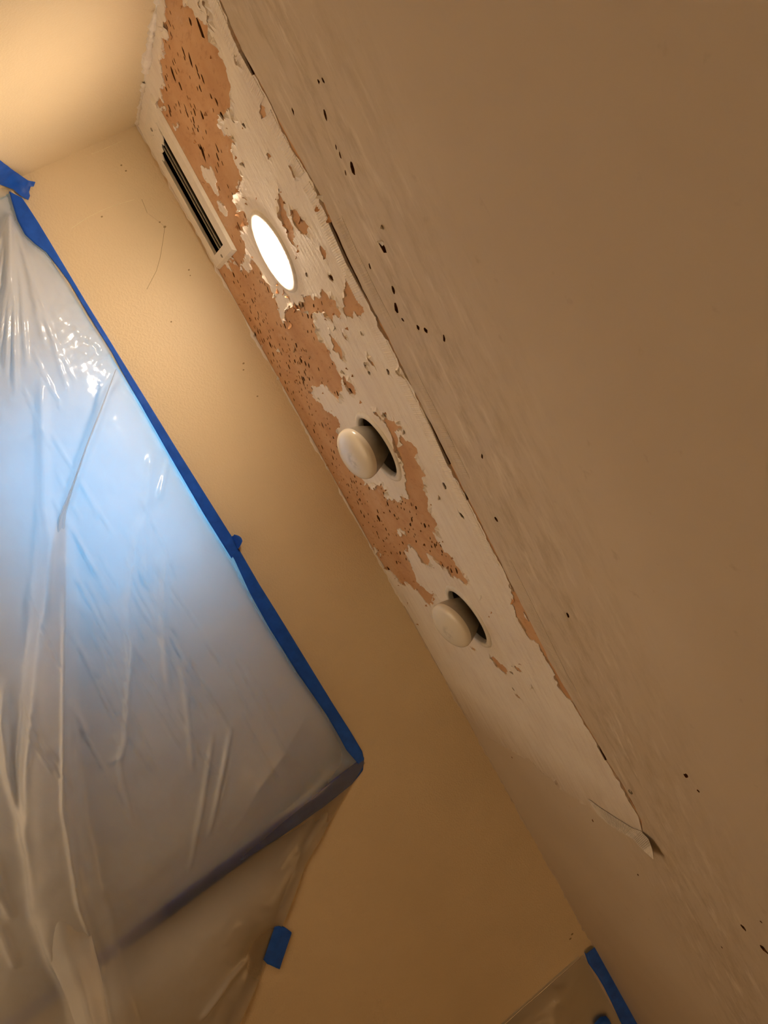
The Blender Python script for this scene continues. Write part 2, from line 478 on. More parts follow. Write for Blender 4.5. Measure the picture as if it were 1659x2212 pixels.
K_more = [crop(450, 380, 3.687, [(1080, 750), (1100, 830), (1088, 900), (1092, 960), (1078, 1000), (1085, 1090), (1110, 1132), (1150, 1130), (1160, 1090), (1200, 1120), (1230, 1090), (1252, 1080), (1240, 1030), (1200, 1010), (1180, 940), (1140, 870), (1112, 815), (1110, 760)]),
          crop(450, 380, 3.687, [(660, 258), (668, 330), (710, 410), (760, 460), (800, 450), (812, 400), (772, 350), (720, 290), (690, 262)]),
          crop(450, 380, 3.687, [(568, 90), (582, 150), (612, 230), (642, 330), (682, 430), (692, 490), (704, 572), (668, 540), (640, 450), (600, 370), (578, 280), (564, 180)]),
          crop(450, 380, 3.687, [(968, 1225), (1005, 1290), (1042, 1330), (1072, 1390), (1092, 1480), (1066, 1460), (1036, 1400), (996, 1385), (982, 1300)]),
          crop(450, 380, 3.687, [(1080, 1585), (1130, 1620), (1162, 1660), (1186, 1735), (1150, 1732), (1108, 1680), (1080, 1640)]),
          crop(450, 380, 3.687, [(1278, 1430), (1312, 1470), (1332, 1515), (1310, 1505), (1284, 1462)]),
          crop(450, 380, 3.687, [(1068, 1240), (1090, 1255), (1120, 1310), (1102, 1300), (1076, 1262)]),
          crop(450, 380, 3.687, [(898, 590), (940, 588), (946, 630), (930, 660), (908, 625)]),
          crop(450, 380, 3.687, [(955, 770), (985, 775), (1005, 830), (985, 832), (962, 800)]),
          crop(800, 1150, 3.318, [(868, 900), (920, 920), (980, 968), (992, 1002), (960, 1002), (910, 960)]),
          crop(800, 1150, 3.318, [(1015, 958), (1060, 965), (1100, 1002), (1060, 992)]),
          crop(800, 1150, 3.318, [(715, 812), (745, 825), (762, 842), (735, 838)]),
          crop(800, 1150, 3.318, [(1040, 1155), (1060, 1160), (1086, 1192), (1062, 1182)]),
          crop(800, 1150, 3.318, [(986, 325), (1024, 420), (1044, 410), (1100, 540), (1230, 775), (1310, 925), (1486, 1240), (1420, 1190), (1350, 1080), (1300, 970), (1210, 800), (1150, 765), (1090, 660), (1042, 560), (1016, 500), (1030, 460), (1004, 385)]),
          crop(300, 0, 4.1475, [(1110, 940), (1138, 960), (1138, 1040), (1112, 1060), (1090, 1010)]),
          crop(300, 0, 4.1475, [(1350, 1428), (1382, 1450), (1400, 1520), (1425, 1605), (1400, 1590), (1378, 1530), (1345, 1480)]),
          crop(300, 0, 4.1475, [(548, 10), (580, 20), (570, 75), (545, 40)]),
          crop(300, 0, 4.1475, [(592, 0), (620, 5), (625, 60), (600, 30)]),
          crop(300, 0, 4.1475, [(640, 120), (658, 130), (655, 190), (640, 180)]),
          crop(300, 0, 4.1475, [(866, 510), (900, 490), (905, 520), (880, 545)]),
          crop(300, 0, 4.1475, [(1148, 1380), (1170, 1365), (1195, 1395), (1172, 1425)])]
# plaster left standing inside the bare paper
W_isles = [crop(300, 0, 4.1475, [(560, 1490), (640, 1485), (680, 1560), (690, 1650), (720, 1740), (690, 1735), (640, 1640), (580, 1560)]),
           crop(300, 0, 4.1475, [(720, 1850), (760, 1830), (800, 1900), (770, 1925), (735, 1890)]),
           crop(300, 0, 4.1475, [(200, 960), (240, 950), (245, 985), (220, 990)]),
           crop(300, 0, 4.1475, [(305, 1105), (345, 1095), (350, 1130), (320, 1150)]),
           crop(450, 380, 3.687, [(130, 700), (170, 660), (190, 690), (165, 740)]),
           crop(450, 380, 3.687, [(630, 1150), (700, 1190), (770, 1230), (740, 1290), (690, 1250), (640, 1210)]) if False else
           crop(450, 380, 3.687, [(540, 950), (640, 985), (660, 1030), (610, 1060), (600, 1120), (578, 1100), (555, 1010)]),
           crop(600, 780, 3.318, [(860, 1205), (910, 1215), (925, 1250), (880, 1255)]),
           crop(600, 780, 3.318, [(700, 1335), (722, 1365), (705, 1375)])]
# rest of plaster along the left wall
W_left = crop(300, 0, 4.1475, [(150, -60), (238, -60), (232, 120), (222, 205), (262, 290), (205, 330), (192, 470), (190, 545), (207, 650), (218, 770), (185, 865), (150, 935), (95, 990), (20, 960), (-60, 1000), (-60, -60)])
W_corner = [(XB, VY0 - 0.03), (XB + 0.05, VY0 - 0.03), (XB + 0.06, YA), (XB, YA)]
K_loops = [ragged(cpoly(K_main), 0.006, 0.16)] + [ragged(cpoly(p), 0.006, 0.16) for p in K_more]
W_loops = [ragged(cpoly(p), 0.006, 0.18) for p in W_isles + [W_left]] + [W_corner]

# ---- small tears in the paper: (px, py, long, wide)
nick_px = [(411, 47, 2.4, 1), (433, 62, 5.5, 1.3), (411, 128, 4.2, 1), (374, 160, 4.4, 1.1), (390, 187, 3, .9), (425, 148, 2.2, .7), (430, 165, 2.4, .7), (432, 190, 2.2, .8), (359, 192, 1.6, .8),
           (456, 208, 2.2, .9), (468, 220, 2.4, 1.1), (437, 250, 2.8, 1.3), (479, 250, 2.6, 1.4), (420, 272, 1.8, .7), (427, 280, 2, .7), (438, 330, 6, 2.0), (431, 318, 2, 1),
           (505, 610, 2, .8), (527, 637, 2.2, .8), (514, 608, 1.6, .6), (540, 690, 2.4, .9), (552, 722, 3, 1.1), (558, 718, 2, 1), (584, 745, 3.6, 1.4), (584, 728, 3, .6), (614, 700, 4.5, 1.0), (640, 745, 3, .9),
           (650, 778, 3, 1.6), (660, 786, 3.2, .9), (667, 790, 3.4, .8), (624, 792, 3.2, .9), (654, 820, 3.4, 1.2), (668, 818, 2.4, .7), (626, 780, 1.6, .6), (647, 815, 2, .6),
           (700, 868, 3, 1.6), (713, 875, 2.4, 1.1), (656, 818, 2.4, 1), (738, 892, 1.8, 1), (745, 897, 1.8, .9), (757, 845, 3.4, 2.0), (765, 1042, 2, .9), (758, 1035, 1.4, .7),
           (818, 1120, 4.2, 2.0), (816, 1105, 2.4, .8), (842, 1104, 2, .8), (852, 1113, 2, .9), (918, 1136, 2.6, .9), (828, 1168, 1.8, .8), (870, 1173, 1.6, .8), (840, 1230, 3.6, 2.6), (866, 1262, 3, 1.2),
           (872, 1285, 2.8, 1.2), (884, 1302, 3, 1.4), (893, 1330, 3, 1.2), (923, 1310, 2.6, 1.0), (945, 1283, 2, 1.4), (898, 1335, 3.2, .8), (915, 1362, 2, .9), (925, 1362, 1.6, .9),
           (620, 870, 2, .8), (600, 870, 2, .7), (720, 945, 2, .8), (760, 1040, 2.2, .8), (834, 1062, 2.2, 1), (850, 1060, 1.8, 1), (985, 1312, 1.4, 1), (1040, 1284, 2.4, 1.3), (953, 1133, 3, .9), (960, 1050, 2.6, 1)]
def nick_poly(c, a, b, ang=0.6):
    n = random.randint(6, 9); out = []
    for i in range(n):
        t = 2 * math.pi * i / n; r = random.uniform(0.65, 1.25)
        u, v = a * math.cos(t) * r, b * math.sin(t) * r
        out.append((c[0] + u * math.cos(ang) - v * math.sin(ang), c[1] + u * math.sin(ang) + v * math.cos(ang)))
    return out
nicks = []; nick_centres = []
for x, y, a, b in nick_px:
    c = on_ceiling((x, y)); nick_centres.append(c)
    nicks.append(nick_poly(c, 0.0034 * a, 0.0050 * b, random.uniform(0.5, 1.0)))
main_k = np.array(K_loops[0])
tries = 0
while len(nicks) < 430 and tries < 9000:
    tries += 1
    c = (random.uniform(-0.55, 0.80), random.uniform(1.55, 2.24))
    if noise.noise(Vector((c[0] * 5, c[1] * 5, 3.1))) < random.uniform(-0.35, 0.25): continue
    if not in_poly([c], main_k)[0]: continue
    if min((c[0] - q[0]) ** 2 + (c[1] - q[1]) ** 2 for q in nick_centres) < 0.012 ** 2: continue
    if min(math.hypot(c[0] - l[0], c[1] - l[1]) for l in LIGHTS) < 0.1: continue
    if VX0 - .02 < c[0] < VX1 + .02 and c[1] > VY0 - .02: continue
    s = random.choice([0.35, 0.4, 0.5, 0.5, 0.65, 0.9])
    nick_centres.append(c)
    nicks.append(nick_poly(c, 0.0120 * s, 0.0044 * s, random.uniform(0.5, 1.0)))
# nail holes and chips in the sound plaster and in the painted part
hole_px = [(865, 803, 2.0, 1.6), (840, 802, 2.2, 1), (700, 1112, 1, 1), (998, 1112, 2, 1.5), (962, 1048, 3, 1), (716, 600, 2.4, 1.6), (664, 592, 1.6, .9), (791, 787, 3, 1.2), (800, 805, 2, .8), (783, 718, 1.5, .8),
           (1107, 1452, 2, 1), (1110, 1488, 1.5, 1), (530, 270, 1.6, 1.5), (508, 260, 2, .8)]
paint_px = [(828, 531, 3.6, 2.4), (851, 625, 3, 1.2), (857, 664, 4, 1.4), (763, 362, 4.2, 1.2), (705, 247, 3.4, .9), (905, 707, 2.4, 1.0), (921, 712, 2.0, 1.4), (961, 730, 3.2, .8), (1074, 1122, 2.2, 1.4),
            (1228, 1328, 2.4, .9), (1483, 1675, 3.2, 1.2), (1607, 2003, 3, 1.8), (1652, 2050, 3.4, 2.4), (1379, 1889, 2.2, .8), (1282, 1772, 3, 1.0), (1107, 1636, 1.6, .8), (801, 575, 2.2, .7), (872, 690, 1.4, .9),
            (1043, 985, 2.2, .8), (1645, 1990, 1.2, .8), (1560, 2045, 1.4, .6), (635, 240, 2.4, .7), (690, 175, 1.4, .8), (700, 173, 1.4, .8), (737, 335, 2.2, .6), (728, 318, 2, .5), (748, 372, 2, .5), (1510, 1708, 1.4, .8)]
core_holes = []
plaster_holes = [nick_poly(on_ceiling((x, y)), 0.0030 * a, 0.0060 * b) for x, y, a, b in hole_px]
paint_holes = [nick_poly(on_ceiling((x, y)), 0.0026 * a, 0.0042 * b) for x, y, a, b in paint_px]

# ---- ceiling board (core)
ceiling = None
hole_loops = [circle(cx, cy, R_HOLE) for cx, cy in LIGHTS] + [[(OX0, OY0), (OX1, OY0), (OX1, OY1), (OX0, OY1)]]
def not_in_holes(C):
    k = np.ones(len(C), bool)
    for (cx, cy) in LIGHTS: k &= (C[:, 0] - cx) ** 2 + (C[:, 1] - cy) ** 2 > (R_HOLE * 0.997) ** 2
    k &= ~((C[:, 0] > OX0) & (C[:, 0] < OX1) & (C[:, 1] > OY0) & (C[:, 1] < OY1))
    return k
room = [(XB, YK), (XR, YK), (XR, YA), (XB, YA)]
ceiling = layer('ceiling', [room] + hole_loops, lambda C: in_poly(C, room) & not_in_holes(C), ZC + 0.014, ZC + 0.06, MAT_CORE_SHADE, None)
tag(ceiling, 'peeling ceiling with torn brown paper and old plaster above the window wall', kind='structure')

# ---- bare paper face with its tears
strip_k = [(XB, 1.24), (1.55, 1.24), (1.55, YA), (XB, YA)]
crack_px = [[(524, 110), (530, 113), (551, 160), (547, 162)], [(712, 478), (720, 480), (764, 572), (800, 645), (836, 712), (830, 712), (790, 640), (752, 566)],
            [(836, 712), (842, 716), (882, 800), (908, 855), (904, 858)], [(908, 864), (916, 864), (944, 920), (978, 998), (972, 1004), (936, 930)], [(988, 1022), (994, 1022), (1016, 1076), (1010, 1080)],
            [(1290, 1598), (1294, 1600), (1314, 1642), (1308, 1642), (1296, 1620)], [(1346, 1690), (1350, 1692), (1368, 1726), (1386, 1764), (1382, 1764), (1362, 1728)], [(592, 224), (597, 226), (604, 248), (600, 250)]]
cracks = [cpoly(p) for p in crack_px]
def keep_k(C):
    k = in_poly(C, strip_k) & not_in_holes(C)
    for n in nicks + plaster_holes + cracks: k &= ~in_poly(C, n)
    return k
paper = layer('paper_face', [strip_k] + hole_loops + nicks + plaster_holes + cracks, keep_k, ZC, ZC + 0.015, MAT_KRAFT, ceiling, rim_mat=MAT_TORN_SHADE)
paper['label'] = 'bare brown kraft paper with dark tears'

# ---- white skim plaster over it
edge_j = [(p[0], p[1] + 0.004 + 0.010 * max(0, noise.noise(Vector((p[0] * 6, 0, 0))))) for p in joint]
edge_j = ragged([(XB, edge_j[0][1])] + edge_j, 0.008, 0.06, closed=False)
low_r = ragged(list(reversed(low)), 0.008, 0.08, closed=False)
W_outer = edge_j + low_r + [mid_foot, wall_foot, (wall_foot[0], YA), (XB, YA)]
def keep_w(C):
    k = in_poly(C, W_outer)
    for q in K_loops: k &= ~in_poly(C, q)
    for q in W_loops: k |= in_poly(C, q) & (C[:, 0] > XB)
    for q in plaster_holes + cracks: k &= ~in_poly(C, q)
    k &= in_poly(C, [(XB, 1.2), (2, 1.2), (2, YA), (XB, YA)])
    return k & not_in_holes(C)
gx, gy = np.meshgrid(np.arange(XB + 0.006, 1.45, 0.011), np.arange(1.27, YA, 0.013))
st = np.stack([gx.ravel(), gy.ravel()], 1) + rng.uniform(-0.003, 0.003, (gx.size, 2))
st = st[keep_w(st)]
def curl(x, y):
    a = noise.noise(Vector((x * 22, y * 22, 1.7))) + 0.5 * noise.noise(Vector((x * 70, y * 70, 5.2)))
    for lx, ly in LIGHTS:
        if (x - lx) ** 2 + (y - ly) ** 2 < 0.083 ** 2: return 0.0
    if y > YA - 0.004 or x < XB + 0.003: return 0.0
    return max(0.0, a) * 0.008 + random.uniform(0, 0.0012)
plaster = layer('plaster_layer', [W_outer] + hole_loops + K_loops + W_loops + plaster_holes + cracks, keep_w, ZC - 0.0014, ZC + 0.0005, MAT_PLASTER, ceiling, st, curl)
plaster['label'] = 'pale skim plaster with torn curling edges'

# ---- painted part of the ceiling
edge_p = [(p[0], p[1] - 0.002) for p in joint]
edge_p = ragged([(XB, edge_p[0][1])] + edge_p, 0.012, 0.03, closed=False)
P_outer = edge_p + [(p[0] + 0.001, p[1] + 0.001) for p in low_r] + [mid_foot, wall_foot, (wall_foot[0], YA), (XR, YA), (XR, YK), (XB, YK)]
def keep_p(C):
    k = in_poly(C, P_outer)
    for q in paint_holes: k &= ~in_poly(C, q)
    return k
paint = layer('paint_layer', [P_outer] + paint_holes, keep_p, ZC - 0.0016, ZC + 0.015, MAT_PAINT, ceiling, rim_mat=MAT_TORN_SHADE)
paint['label'] = 'stained beige ceiling paint'

# ---- ribbed paper tape bedded along the joint
def ribbed(name, xs0, xs1, off0, off1, z, amp, mat, pitch=0.0042):
    xs = np.arange(xs0, xs1, pitch / 4)
    jx = np.array([p[0] for p in joint]); jy = np.array([p[1] for p in joint])
    o = np.argsort(jx); v = []; f = []
    for i, x in enumerate(xs):
        y = np.interp(x, jx[o], jy[o]); w = 1.7 * amp * (0.5 + 0.5 * math.sin(2 * math.pi * i / 4 + 0.4)) * (0.55 + 0.45 * noise.noise(Vector((x * 4, 0, 9))))
        wob = 0.003 * noise.noise(Vector((x * 8, 2, 0)))
        v += [(x, y + off0 + wob, z + 0.002), (x, y + off0 + wob, z - w), (x, y + off1 + wob, z - w), (x, y + off1 + wob, z + 0.002)]
        if i:
            b = (i - 1) * 4
            f += [(b + k, b + k + 1, b + k + 5, b + k + 4) for k in range(3)]
    o = mesh_obj(name, v, f, mat, ceiling)
    return o
for a, b in ((-0.57, -0.30), (-0.28, -0.17), (-0.155, 0.055), (0.10, 0.63)):
    r = ribbed('joint_tape', a, b, 0.012, 0.052, ZC - 0.0018, 0.0011, MAT_PLASTER)
    r['label'] = 'ribbed paper joint tape'
for a, b in ((-0.08, 0.12), (0.20, 0.42), (0.60, 0.92)):
    r = ribbed('joint_tape', a, b, -0.055, -0.022, ZC - 0.0018, 0.0005, MAT_PAINT)
    r['label'] = 'ribbed paper joint tape under paint'

# ---- loose end of mesh tape hanging from the ceiling
def bent(u, base):          # drop below the ceiling towards the tip
    return base + 0.022 * max(0.0, (u - 0.45) / 0.55) ** 1.6
tip_a = [(1270, 1726), (1300, 1748), (1334, 1770), (1366, 1790), (1384, 1796), (1400, 1812), (1410, 1838), (1412, 1855)]
tip_b = [(1290, 1757), (1312, 1778), (1334, 1793), (1352, 1803), (1368, 1812), (1382, 1828), (1398, 1844), (1411, 1856)]
def flap_grid(na, nb):
    G_ = []
    for i in range(na):
        u = i / (na - 1); k = u * (len(tip_a) - 1); i0 = min(int(k), len(tip_a) - 2); t = k - i0
        row = []
        for j in range(nb):
            s = j / (nb - 1); d = bent(u, 0.0035)
            pa = [tip_a[i0][c] * (1 - t) + tip_a[i0 + 1][c] * t for c in (0, 1)]
            pb = [tip_b[i0][c] * (1 - t) + tip_b[i0 + 1][c] * t for c in (0, 1)]
            q = on_ceiling((pa[0] * (1 - s) + pb[0] * s, pa[1] * (1 - s) + pb[1] * s), d)
            row.append((q[0], q[1], ZC - d))
        G_.append(row)
    return G_
g1 = flap_grid(40, 13)
back = Geo()
nv = [(x, y, z + 0.0006) for r in g1 for x, y, z in r]
back.add(nv, [(i * 13 + j, i * 13 + j + 1, (i + 1) * 13 + j + 1, (i + 1) * 13 + j) for i in range(39) for j in range(12)])
MAT_BACK = simple('tape_gum', (0.40, 0.31, 0.21), 0.9, spec=0.1)
fl = back.build('tape_flap', MAT_BACK, ceiling); fl['label'] = 'loose end of mesh tape hanging down'
th = Geo()
def bar(a, b, w):
    a = np.array(a); b = np.array(b); d = b - a; d /= max(np.linalg.norm(d), 1e-9)
    s = np.cross(d, (0, 0, 1)); s = s / max(np.linalg.norm(s), 1e-9) * w; n = np.array((0, 0, w))
    th.add([a + s, a - n, a - s, b + s, b - n, b - s], [(0, 3, 4, 1), (1, 4, 5, 2)])
for i in range(0, 34):
    for j in range(12): bar(g1[i][j], g1[i][j + 1], 0.0008)
for j in range(13):
    for i in range(33): bar(g1[i][j], g1[i + 1][j], 0.0008)
t_ = th.build('mesh_threads', MAT_CHIP, fl)
tp_ = [(x, y, z - 0.0004) for r in g1[31:] for x, y, z in r]
mesh_obj('paper_tip', tp_, [(i * 13 + j, i * 13 + j + 1, (i + 1) * 13 + j + 1, (i + 1) * 13 + j) for i in range(8) for j in range(12)], MAT_CHIP, fl)

# ---- curled flakes along the torn edges: (px, py, size, plaster?)
flake_px = [(352, 50, 9, 1), (362, 70, 10, 1), (440, 30, 5, 1), (494, 247, 6, 1), (487, 268, 5, 1), (508, 305, 7, 1), (527, 358, 7, 1), (518, 405, 7, 0), (512, 430, 6, 1), (533, 432, 6, 0), (519, 468, 6, 0), (527, 480, 6, 0), (536, 470, 5, 1), (514, 492, 5, 0),
            (592, 634, 8, 1), (600, 628, 7, 0), (612, 626, 7, 0), (625, 645, 7, 0), (633, 655, 6, 1), (640, 660, 7, 0), (652, 655, 7, 1), (660, 640, 5, 1), (618, 692, 8, 1), (628, 697, 8, 0), (637, 668, 6, 0), (650, 672, 6, 1), (667, 676, 6, 1), (680, 678, 5, 0),
            (636, 752, 7, 1), (604, 757, 5, 1), (694, 715, 7, 1), (722, 704, 6, 1), (800, 787, 7, 1), (690, 862, 5, 1), (742, 805, 6, 1), (748, 835, 5, 1), (832, 898, 8, 1), (808, 886, 5, 1), (866, 955, 7, 1), (872, 930, 6, 1), (812, 1048, 8, 1), (826, 1040, 7, 1), (790, 1040, 6, 1),
            (870, 1000, 5, 1), (868, 915, 6, 1), (948, 1072, 5, 1), (937, 1222, 6, 1), (877, 1185, 5, 1), (1038, 1284, 7, 1), (945, 1286, 6, 1), (938, 1290, 6, 0), (1108, 1292, 7, 0), (1146, 1478, 7, 1), (838, 1228, 7, 0), (880, 1300, 6, 0), (905, 1350, 5, 0), (550, 720, 6, 1), (512, 570, 8, 1), (505, 560, 7, 1),
            (545, 735, 6, 1), (566, 745, 6, 1), (602, 815, 5, 1), (733, 1040, 5, 1), (822, 1195, 7, 1), (830, 528, 6, 1), (826, 490, 5, 1), (700, 430, 7, 1), (690, 445, 6, 0), (648, 470, 7, 0), (630, 455, 5, 0), (715, 470, 6, 0)]
def flake(c, size, plaster_):
    """a little curled tongue of torn paper, rooted on the ceiling"""
    a = random.uniform(0, 2 * math.pi); w = size * random.uniform(0.35, 0.6); nseg = 4
    du = np.array((math.cos(a), math.sin(a), 0)); dv = np.array((-math.sin(a), math.cos(a), 0))
    v = []; f = []
    for i in range(nseg + 1):
        t = i / nseg; ww = w * (1 - 0.75 * t ** 1.3)
        drop = size * 0.55 * t ** 1.6; run = size * (t - 0.35 * t * t)
        p = np.array((c[0], c[1], ZC - 0.0012)) + du * run - np.array((0, 0, drop))
        for s in (-1, 1):
            q = p + dv * ww * s * random.uniform(0.8, 1.15); v.append(q)
        for s in (1, -1):
            v.append(v[-1 if s == 1 else -3] + np.array((0, 0, 0.0007)))
        if i:
            b = (i - 1) * 4
            for k in range(4):
                f.append((b + k, b + (k + 1) % 4, b + 4 + (k + 1) % 4, b + 4 + k))
    n = len(v); f += [(0, 1, 2, 3), (n - 4, n - 1, n - 2, n - 3)]
    return v, f
for x, y, s, pl in flake_px:
    v, f = flake(on_ceiling((x, y)), s * 0.0022, pl)
    mesh_obj('paper_flake', v, f, MAT_CHIP if pl else MAT_FLAKE, ceiling)
scraps = Geo()
for _ in range(260):
    c = (random.uniform(-0.55, 0.95), random.uniform(1.45, 2.24))
    near = min(min((c[0] - q[0]) ** 2 + (c[1] - q[1]) ** 2 for q in lp[::3]) for lp in K_loops[:4])
    if near > 0.02 ** 2 and random.random() < 0.6: continue
    if min(math.hypot(c[0] - l[0], c[1] - l[1]) for l in LIGHTS) < 0.1 or (c[0] < VX1 + .02 and c[1] > VY0 - .02): continue
    scraps.add(*flake(c, random.uniform(0.004, 0.009), 0))
so = scraps.build('paper_scraps', MAT_FLAKE, ceiling); so['kind'] = 'stuff'
# drywall screw showing in the paint
c = on_ceiling((1364, 1709))
v, f = lathe_vf([(0.0, -0.0015), (0.0022, -0.0015), (0.0026, -0.0005), (0.0044, -0.003), (0.0052, -0.003), (0.0056, 0.002)], 20)
mesh_obj('drywall_screw', v, f, MAT_SCREW, ceiling, True, (c[0], c[1], ZC - 0.0012))

# ---- crumbling bead where ceiling and walls meet
def bead(name, along, fixed, t0, t1, mat, parent, r=0.006, seed=0.0):
    ts = np.arange(t0, t1, 0.004); v = []; f = []
    for i, t in enumerate(ts):
        k = max(0.12, 0.45 + 0.9 * noise.noise(Vector((t * 9, seed, 0))) + 0.6 * noise.noise(Vector((t * 45, seed, 4))))
        rr = r * k
        for j in range(4):
            a = math.pi / 2 * j / 3
            if along == 'x': v.append((t, YA - rr * math.cos(a) * 1.2, ZC - 0.001 - rr * math.sin(a) * 1.5))
            else: v.append((XB + rr * math.cos(a), t, ZC - 0.001 - rr * math.sin(a) * 1.3))
        if i:
            b = (i - 1) * 4
            f += [(b + j, b + j + 1, b + j + 5, b + j + 4) for j in range(3)]
    return mesh_obj(name, v, f, mat, parent)
b1 = bead('plaster_bead', 'x', YA, XB, 1.0, MAT_PLASTER, ceiling, 0.006, 0.0)
b2 = bead('plaster_bead', 'x', YA, 1.0, XR, MAT_PAINT, ceiling, 0.005, 2.0)
b3 = bead('plaster_bead', 'y', XB, 1.1, VY0 + 0.02, MAT_PLASTER, ceiling, 0.016, 5.0)
b4 = bead('plaster_bead', 'y', XB, VY0, YA, MAT_PLASTER, ceiling, 0.012, 7.0)

# ---- walls
NX0, NX1, NZ0, NZ1, NY = -0.56, 1.372, 0.55, CAM_Z + 0.122, YA + 0.15
WX0, WX1, WZ0, WZ1 = -0.12, 0.55, CAM_Z - 0.37, CAM_Z + 0.116
def rect_wall_y(name, y, outer, hole, mat, flip=False):
    (x0, x1, z0, z1), (a0, a1, c0, c1) = outer, hole
    v = [(x0, y, z0), (x1, y, z0), (x1, y, z1), (x0, y, z1), (a0, y, c0), (a1, y, c0), (a1, y, c1), (a0, y, c1)]
    f = [(0, 1, 5, 4), (1, 2, 6, 5), (2, 3, 7, 6), (3, 0, 4, 7)]
    return v, f
v, f = rect_wall_y('', YA, (XB, XR, 0, ZC + 0.01), (NX0, NX1, NZ0, NZ1), None)
g = Geo(); g.add(v, f)
n0 = len(g.v)
g.v += [(NX0, NY, NZ0), (NX1, NY, NZ0), (NX1, NY, NZ1), (NX0, NY, NZ1)]
g.f += [(4 + i, 4 + (i + 1) % 4, n0 + (i + 1) % 4, n0 + i) for i in range(4)]
wall_back = g.build('wall_back', MAT_WALL)
tag(wall_back, 'yellow orange-peel wall with the taped-over window niche', kind='structure')
v, f = rect_wall_y('', NY, (NX0, NX1, NZ0, NZ1), (WX0, WX1, WZ0, WZ1), None)
g = Geo(); g.add(v, f); n0 = len(g.v)
g.v += [(WX0, NY + 0.1, WZ0), (WX1, NY + 0.1, WZ0), (WX1, NY + 0.1, WZ1), (WX0, NY + 0.1, WZ1)]
g.f += [(4 + i, 4 + (i + 1) % 4, n0 + (i + 1) % 4, n0 + i) for i in range(4)]
g.build('niche_lining', MAT_NICHE, wall_back)
v = [(XB, YK, 0), (XB, YA, 0), (XB, YA, ZC + 0.01), (XB, YK, ZC + 0.01)]
tag(mesh_obj('wall_left', v, [(0, 1, 2, 3)], MAT_WALL), 'yellow painted side wall beside the register', kind='structure')
v = [(XR, YK, 0), (XR, YA, 0), (XR, YA, ZC + 0.01), (XR, YK, ZC + 0.01)]
tag(mesh_obj('wall_right', v, [(3, 2, 1, 0)], MAT_WALL), 'yellow painted wall at the far end', kind='structure')
v = [(XB, YK, 0), (XR, YK, 0), (XR, YK, ZC + 0.01), (XB, YK, ZC + 0.01)]
tag(mesh_obj('wall_front', v, [(3, 2, 1, 0)], MAT_DIM), 'unseen wall opposite the window, made brown to cut bounce light', kind='structure')
v = [(XB, YK, 0), (XR, YK, 0), (XR, YA, 0), (XB, YA, 0)]
tag(mesh_obj('floor', v, [(0, 1, 2, 3)], MAT_FLOOR), 'brown floor of the room', kind='structure')
# pale cloth added on the unseen floor to bounce light onto the ceiling
n_, m_ = 60, 40; v = []
for i in range(n_):
    for j in range(m_):
        x = XB + 0.05 + 2.6 * i / (n_ - 1); y = 0.75 + 1.46 * j / (m_ - 1)
        v.append((x, y, 0.004 + 0.010 * max(0, noise.noise(Vector((x * 4, y * 5, 0))))))
f = [(i * m_ + j, (i + 1) * m_ + j, (i + 1) * m_ + j + 1, i * m_ + j + 1) for i in range(n_ - 1) for j in range(m_ - 1)]
tag(mesh_obj('bounce_cloth', v, f, MAT_CLOTH, None, True), 'pale canvas cloth added on the unseen floor to bounce light upward', 'drop cloth')
# hairline marks on the window wall
def hair(name, px, r, mat):
    pts = [on_wall(p) for p in px]; g = Geo()
    dense = []
    for a, b in zip(pts[:-1], pts[1:]):
        for t in np.linspace(0, 1, 6)[:-1]: dense.append((a[0] * (1 - t) + b[0] * t, a[1] * (1 - t) + b[1] * t))
    dense.append(pts[-1]); v = []; f = []
    for i, (x, z) in enumerate(dense):
        v += [(x - r, YA, z - r), (x, YA - r, z), (x + r, YA, z + r)]
        if i: b = (i - 1) * 3; f += [(b, b + 1, b + 4, b + 3), (b + 1, b + 2, b + 5, b + 4)]
    return mesh_obj(name, v, f, mat, wall_back)
MAT_HAIR = simple('crack_line', (0.36, 0.25, 0.12), 0.8)
MAT_SCRATCH = simple('scratch_line', (0.90, 0.80, 0.56), 0.6)
hair('hairline_crack', [(306, 430), (318, 460), (345, 480), (356, 490), (352, 520), (346, 556), (338, 585), (317, 625)], 0.00038, MAT_HAIR)
hair('scratch', [(155, 493), (185, 472), (220, 454), (255, 441), (290, 431)], 0.0006, MAT_SCRATCH)
hair('scratch', [(197, 333), (215, 326), (236, 317), (262, 305)], 0.0006, MAT_SCRATCH)
for x, y, r in ((345, 480, .002), (356, 490, .003), (262, 357, .002), (272, 369, .002), (220, 468, .002), (370, 695, .002), (526, 785, .0025), (408, 583, .002), (411, 595, .0015), (526, 799, .002), (556, 856, .002), (1236, 2018, .004), (1232, 2028, .004)):
    p = on_wall((x, y)); v, f = lathe_vf([(0, 0.0007), (r * .7, 0.0005), (r, 0)], 8)
    mesh_obj('paint_speck', [(p[0] + a, YA - c, p[1] + b * 1.4) for a, b, c in v], f, MAT_HAIR, wall_back)

# ---- window behind the plastic
win = empty('window_1', ((WX0 + WX1) / 2, NY + 0.06, WZ0)); tag(win, 'daylit window behind the plastic sheeting', kind='structure')
def part(name, b, mat, root):
    x, y, z = root.location
    return box(name, (b[0] - x, b[1] - x, b[2] - y, b[3] - y, b[4] - z, b[5] - z), mat, root)
y0, y1 = NY + 0.04, NY + 0.08
for b in ((WX0, WX0 + .03, y0, y1, WZ0, WZ1), (WX1 - .03, WX1, y0, y1, WZ0, WZ1), (WX0 + .03, WX1 - .03, y0, y1, WZ1 - .03, WZ1), (WX0 + .03, WX1 - .03, y0, y1, WZ0, WZ0 + .03)):
    part('window_frame', b, MAT_FRAME, win)
part('pane', (WX0 + .025, WX1 - .025, y0 + .018, y0 + .022, WZ0 + .025, WZ1 - .025), MAT_GLASS, win)

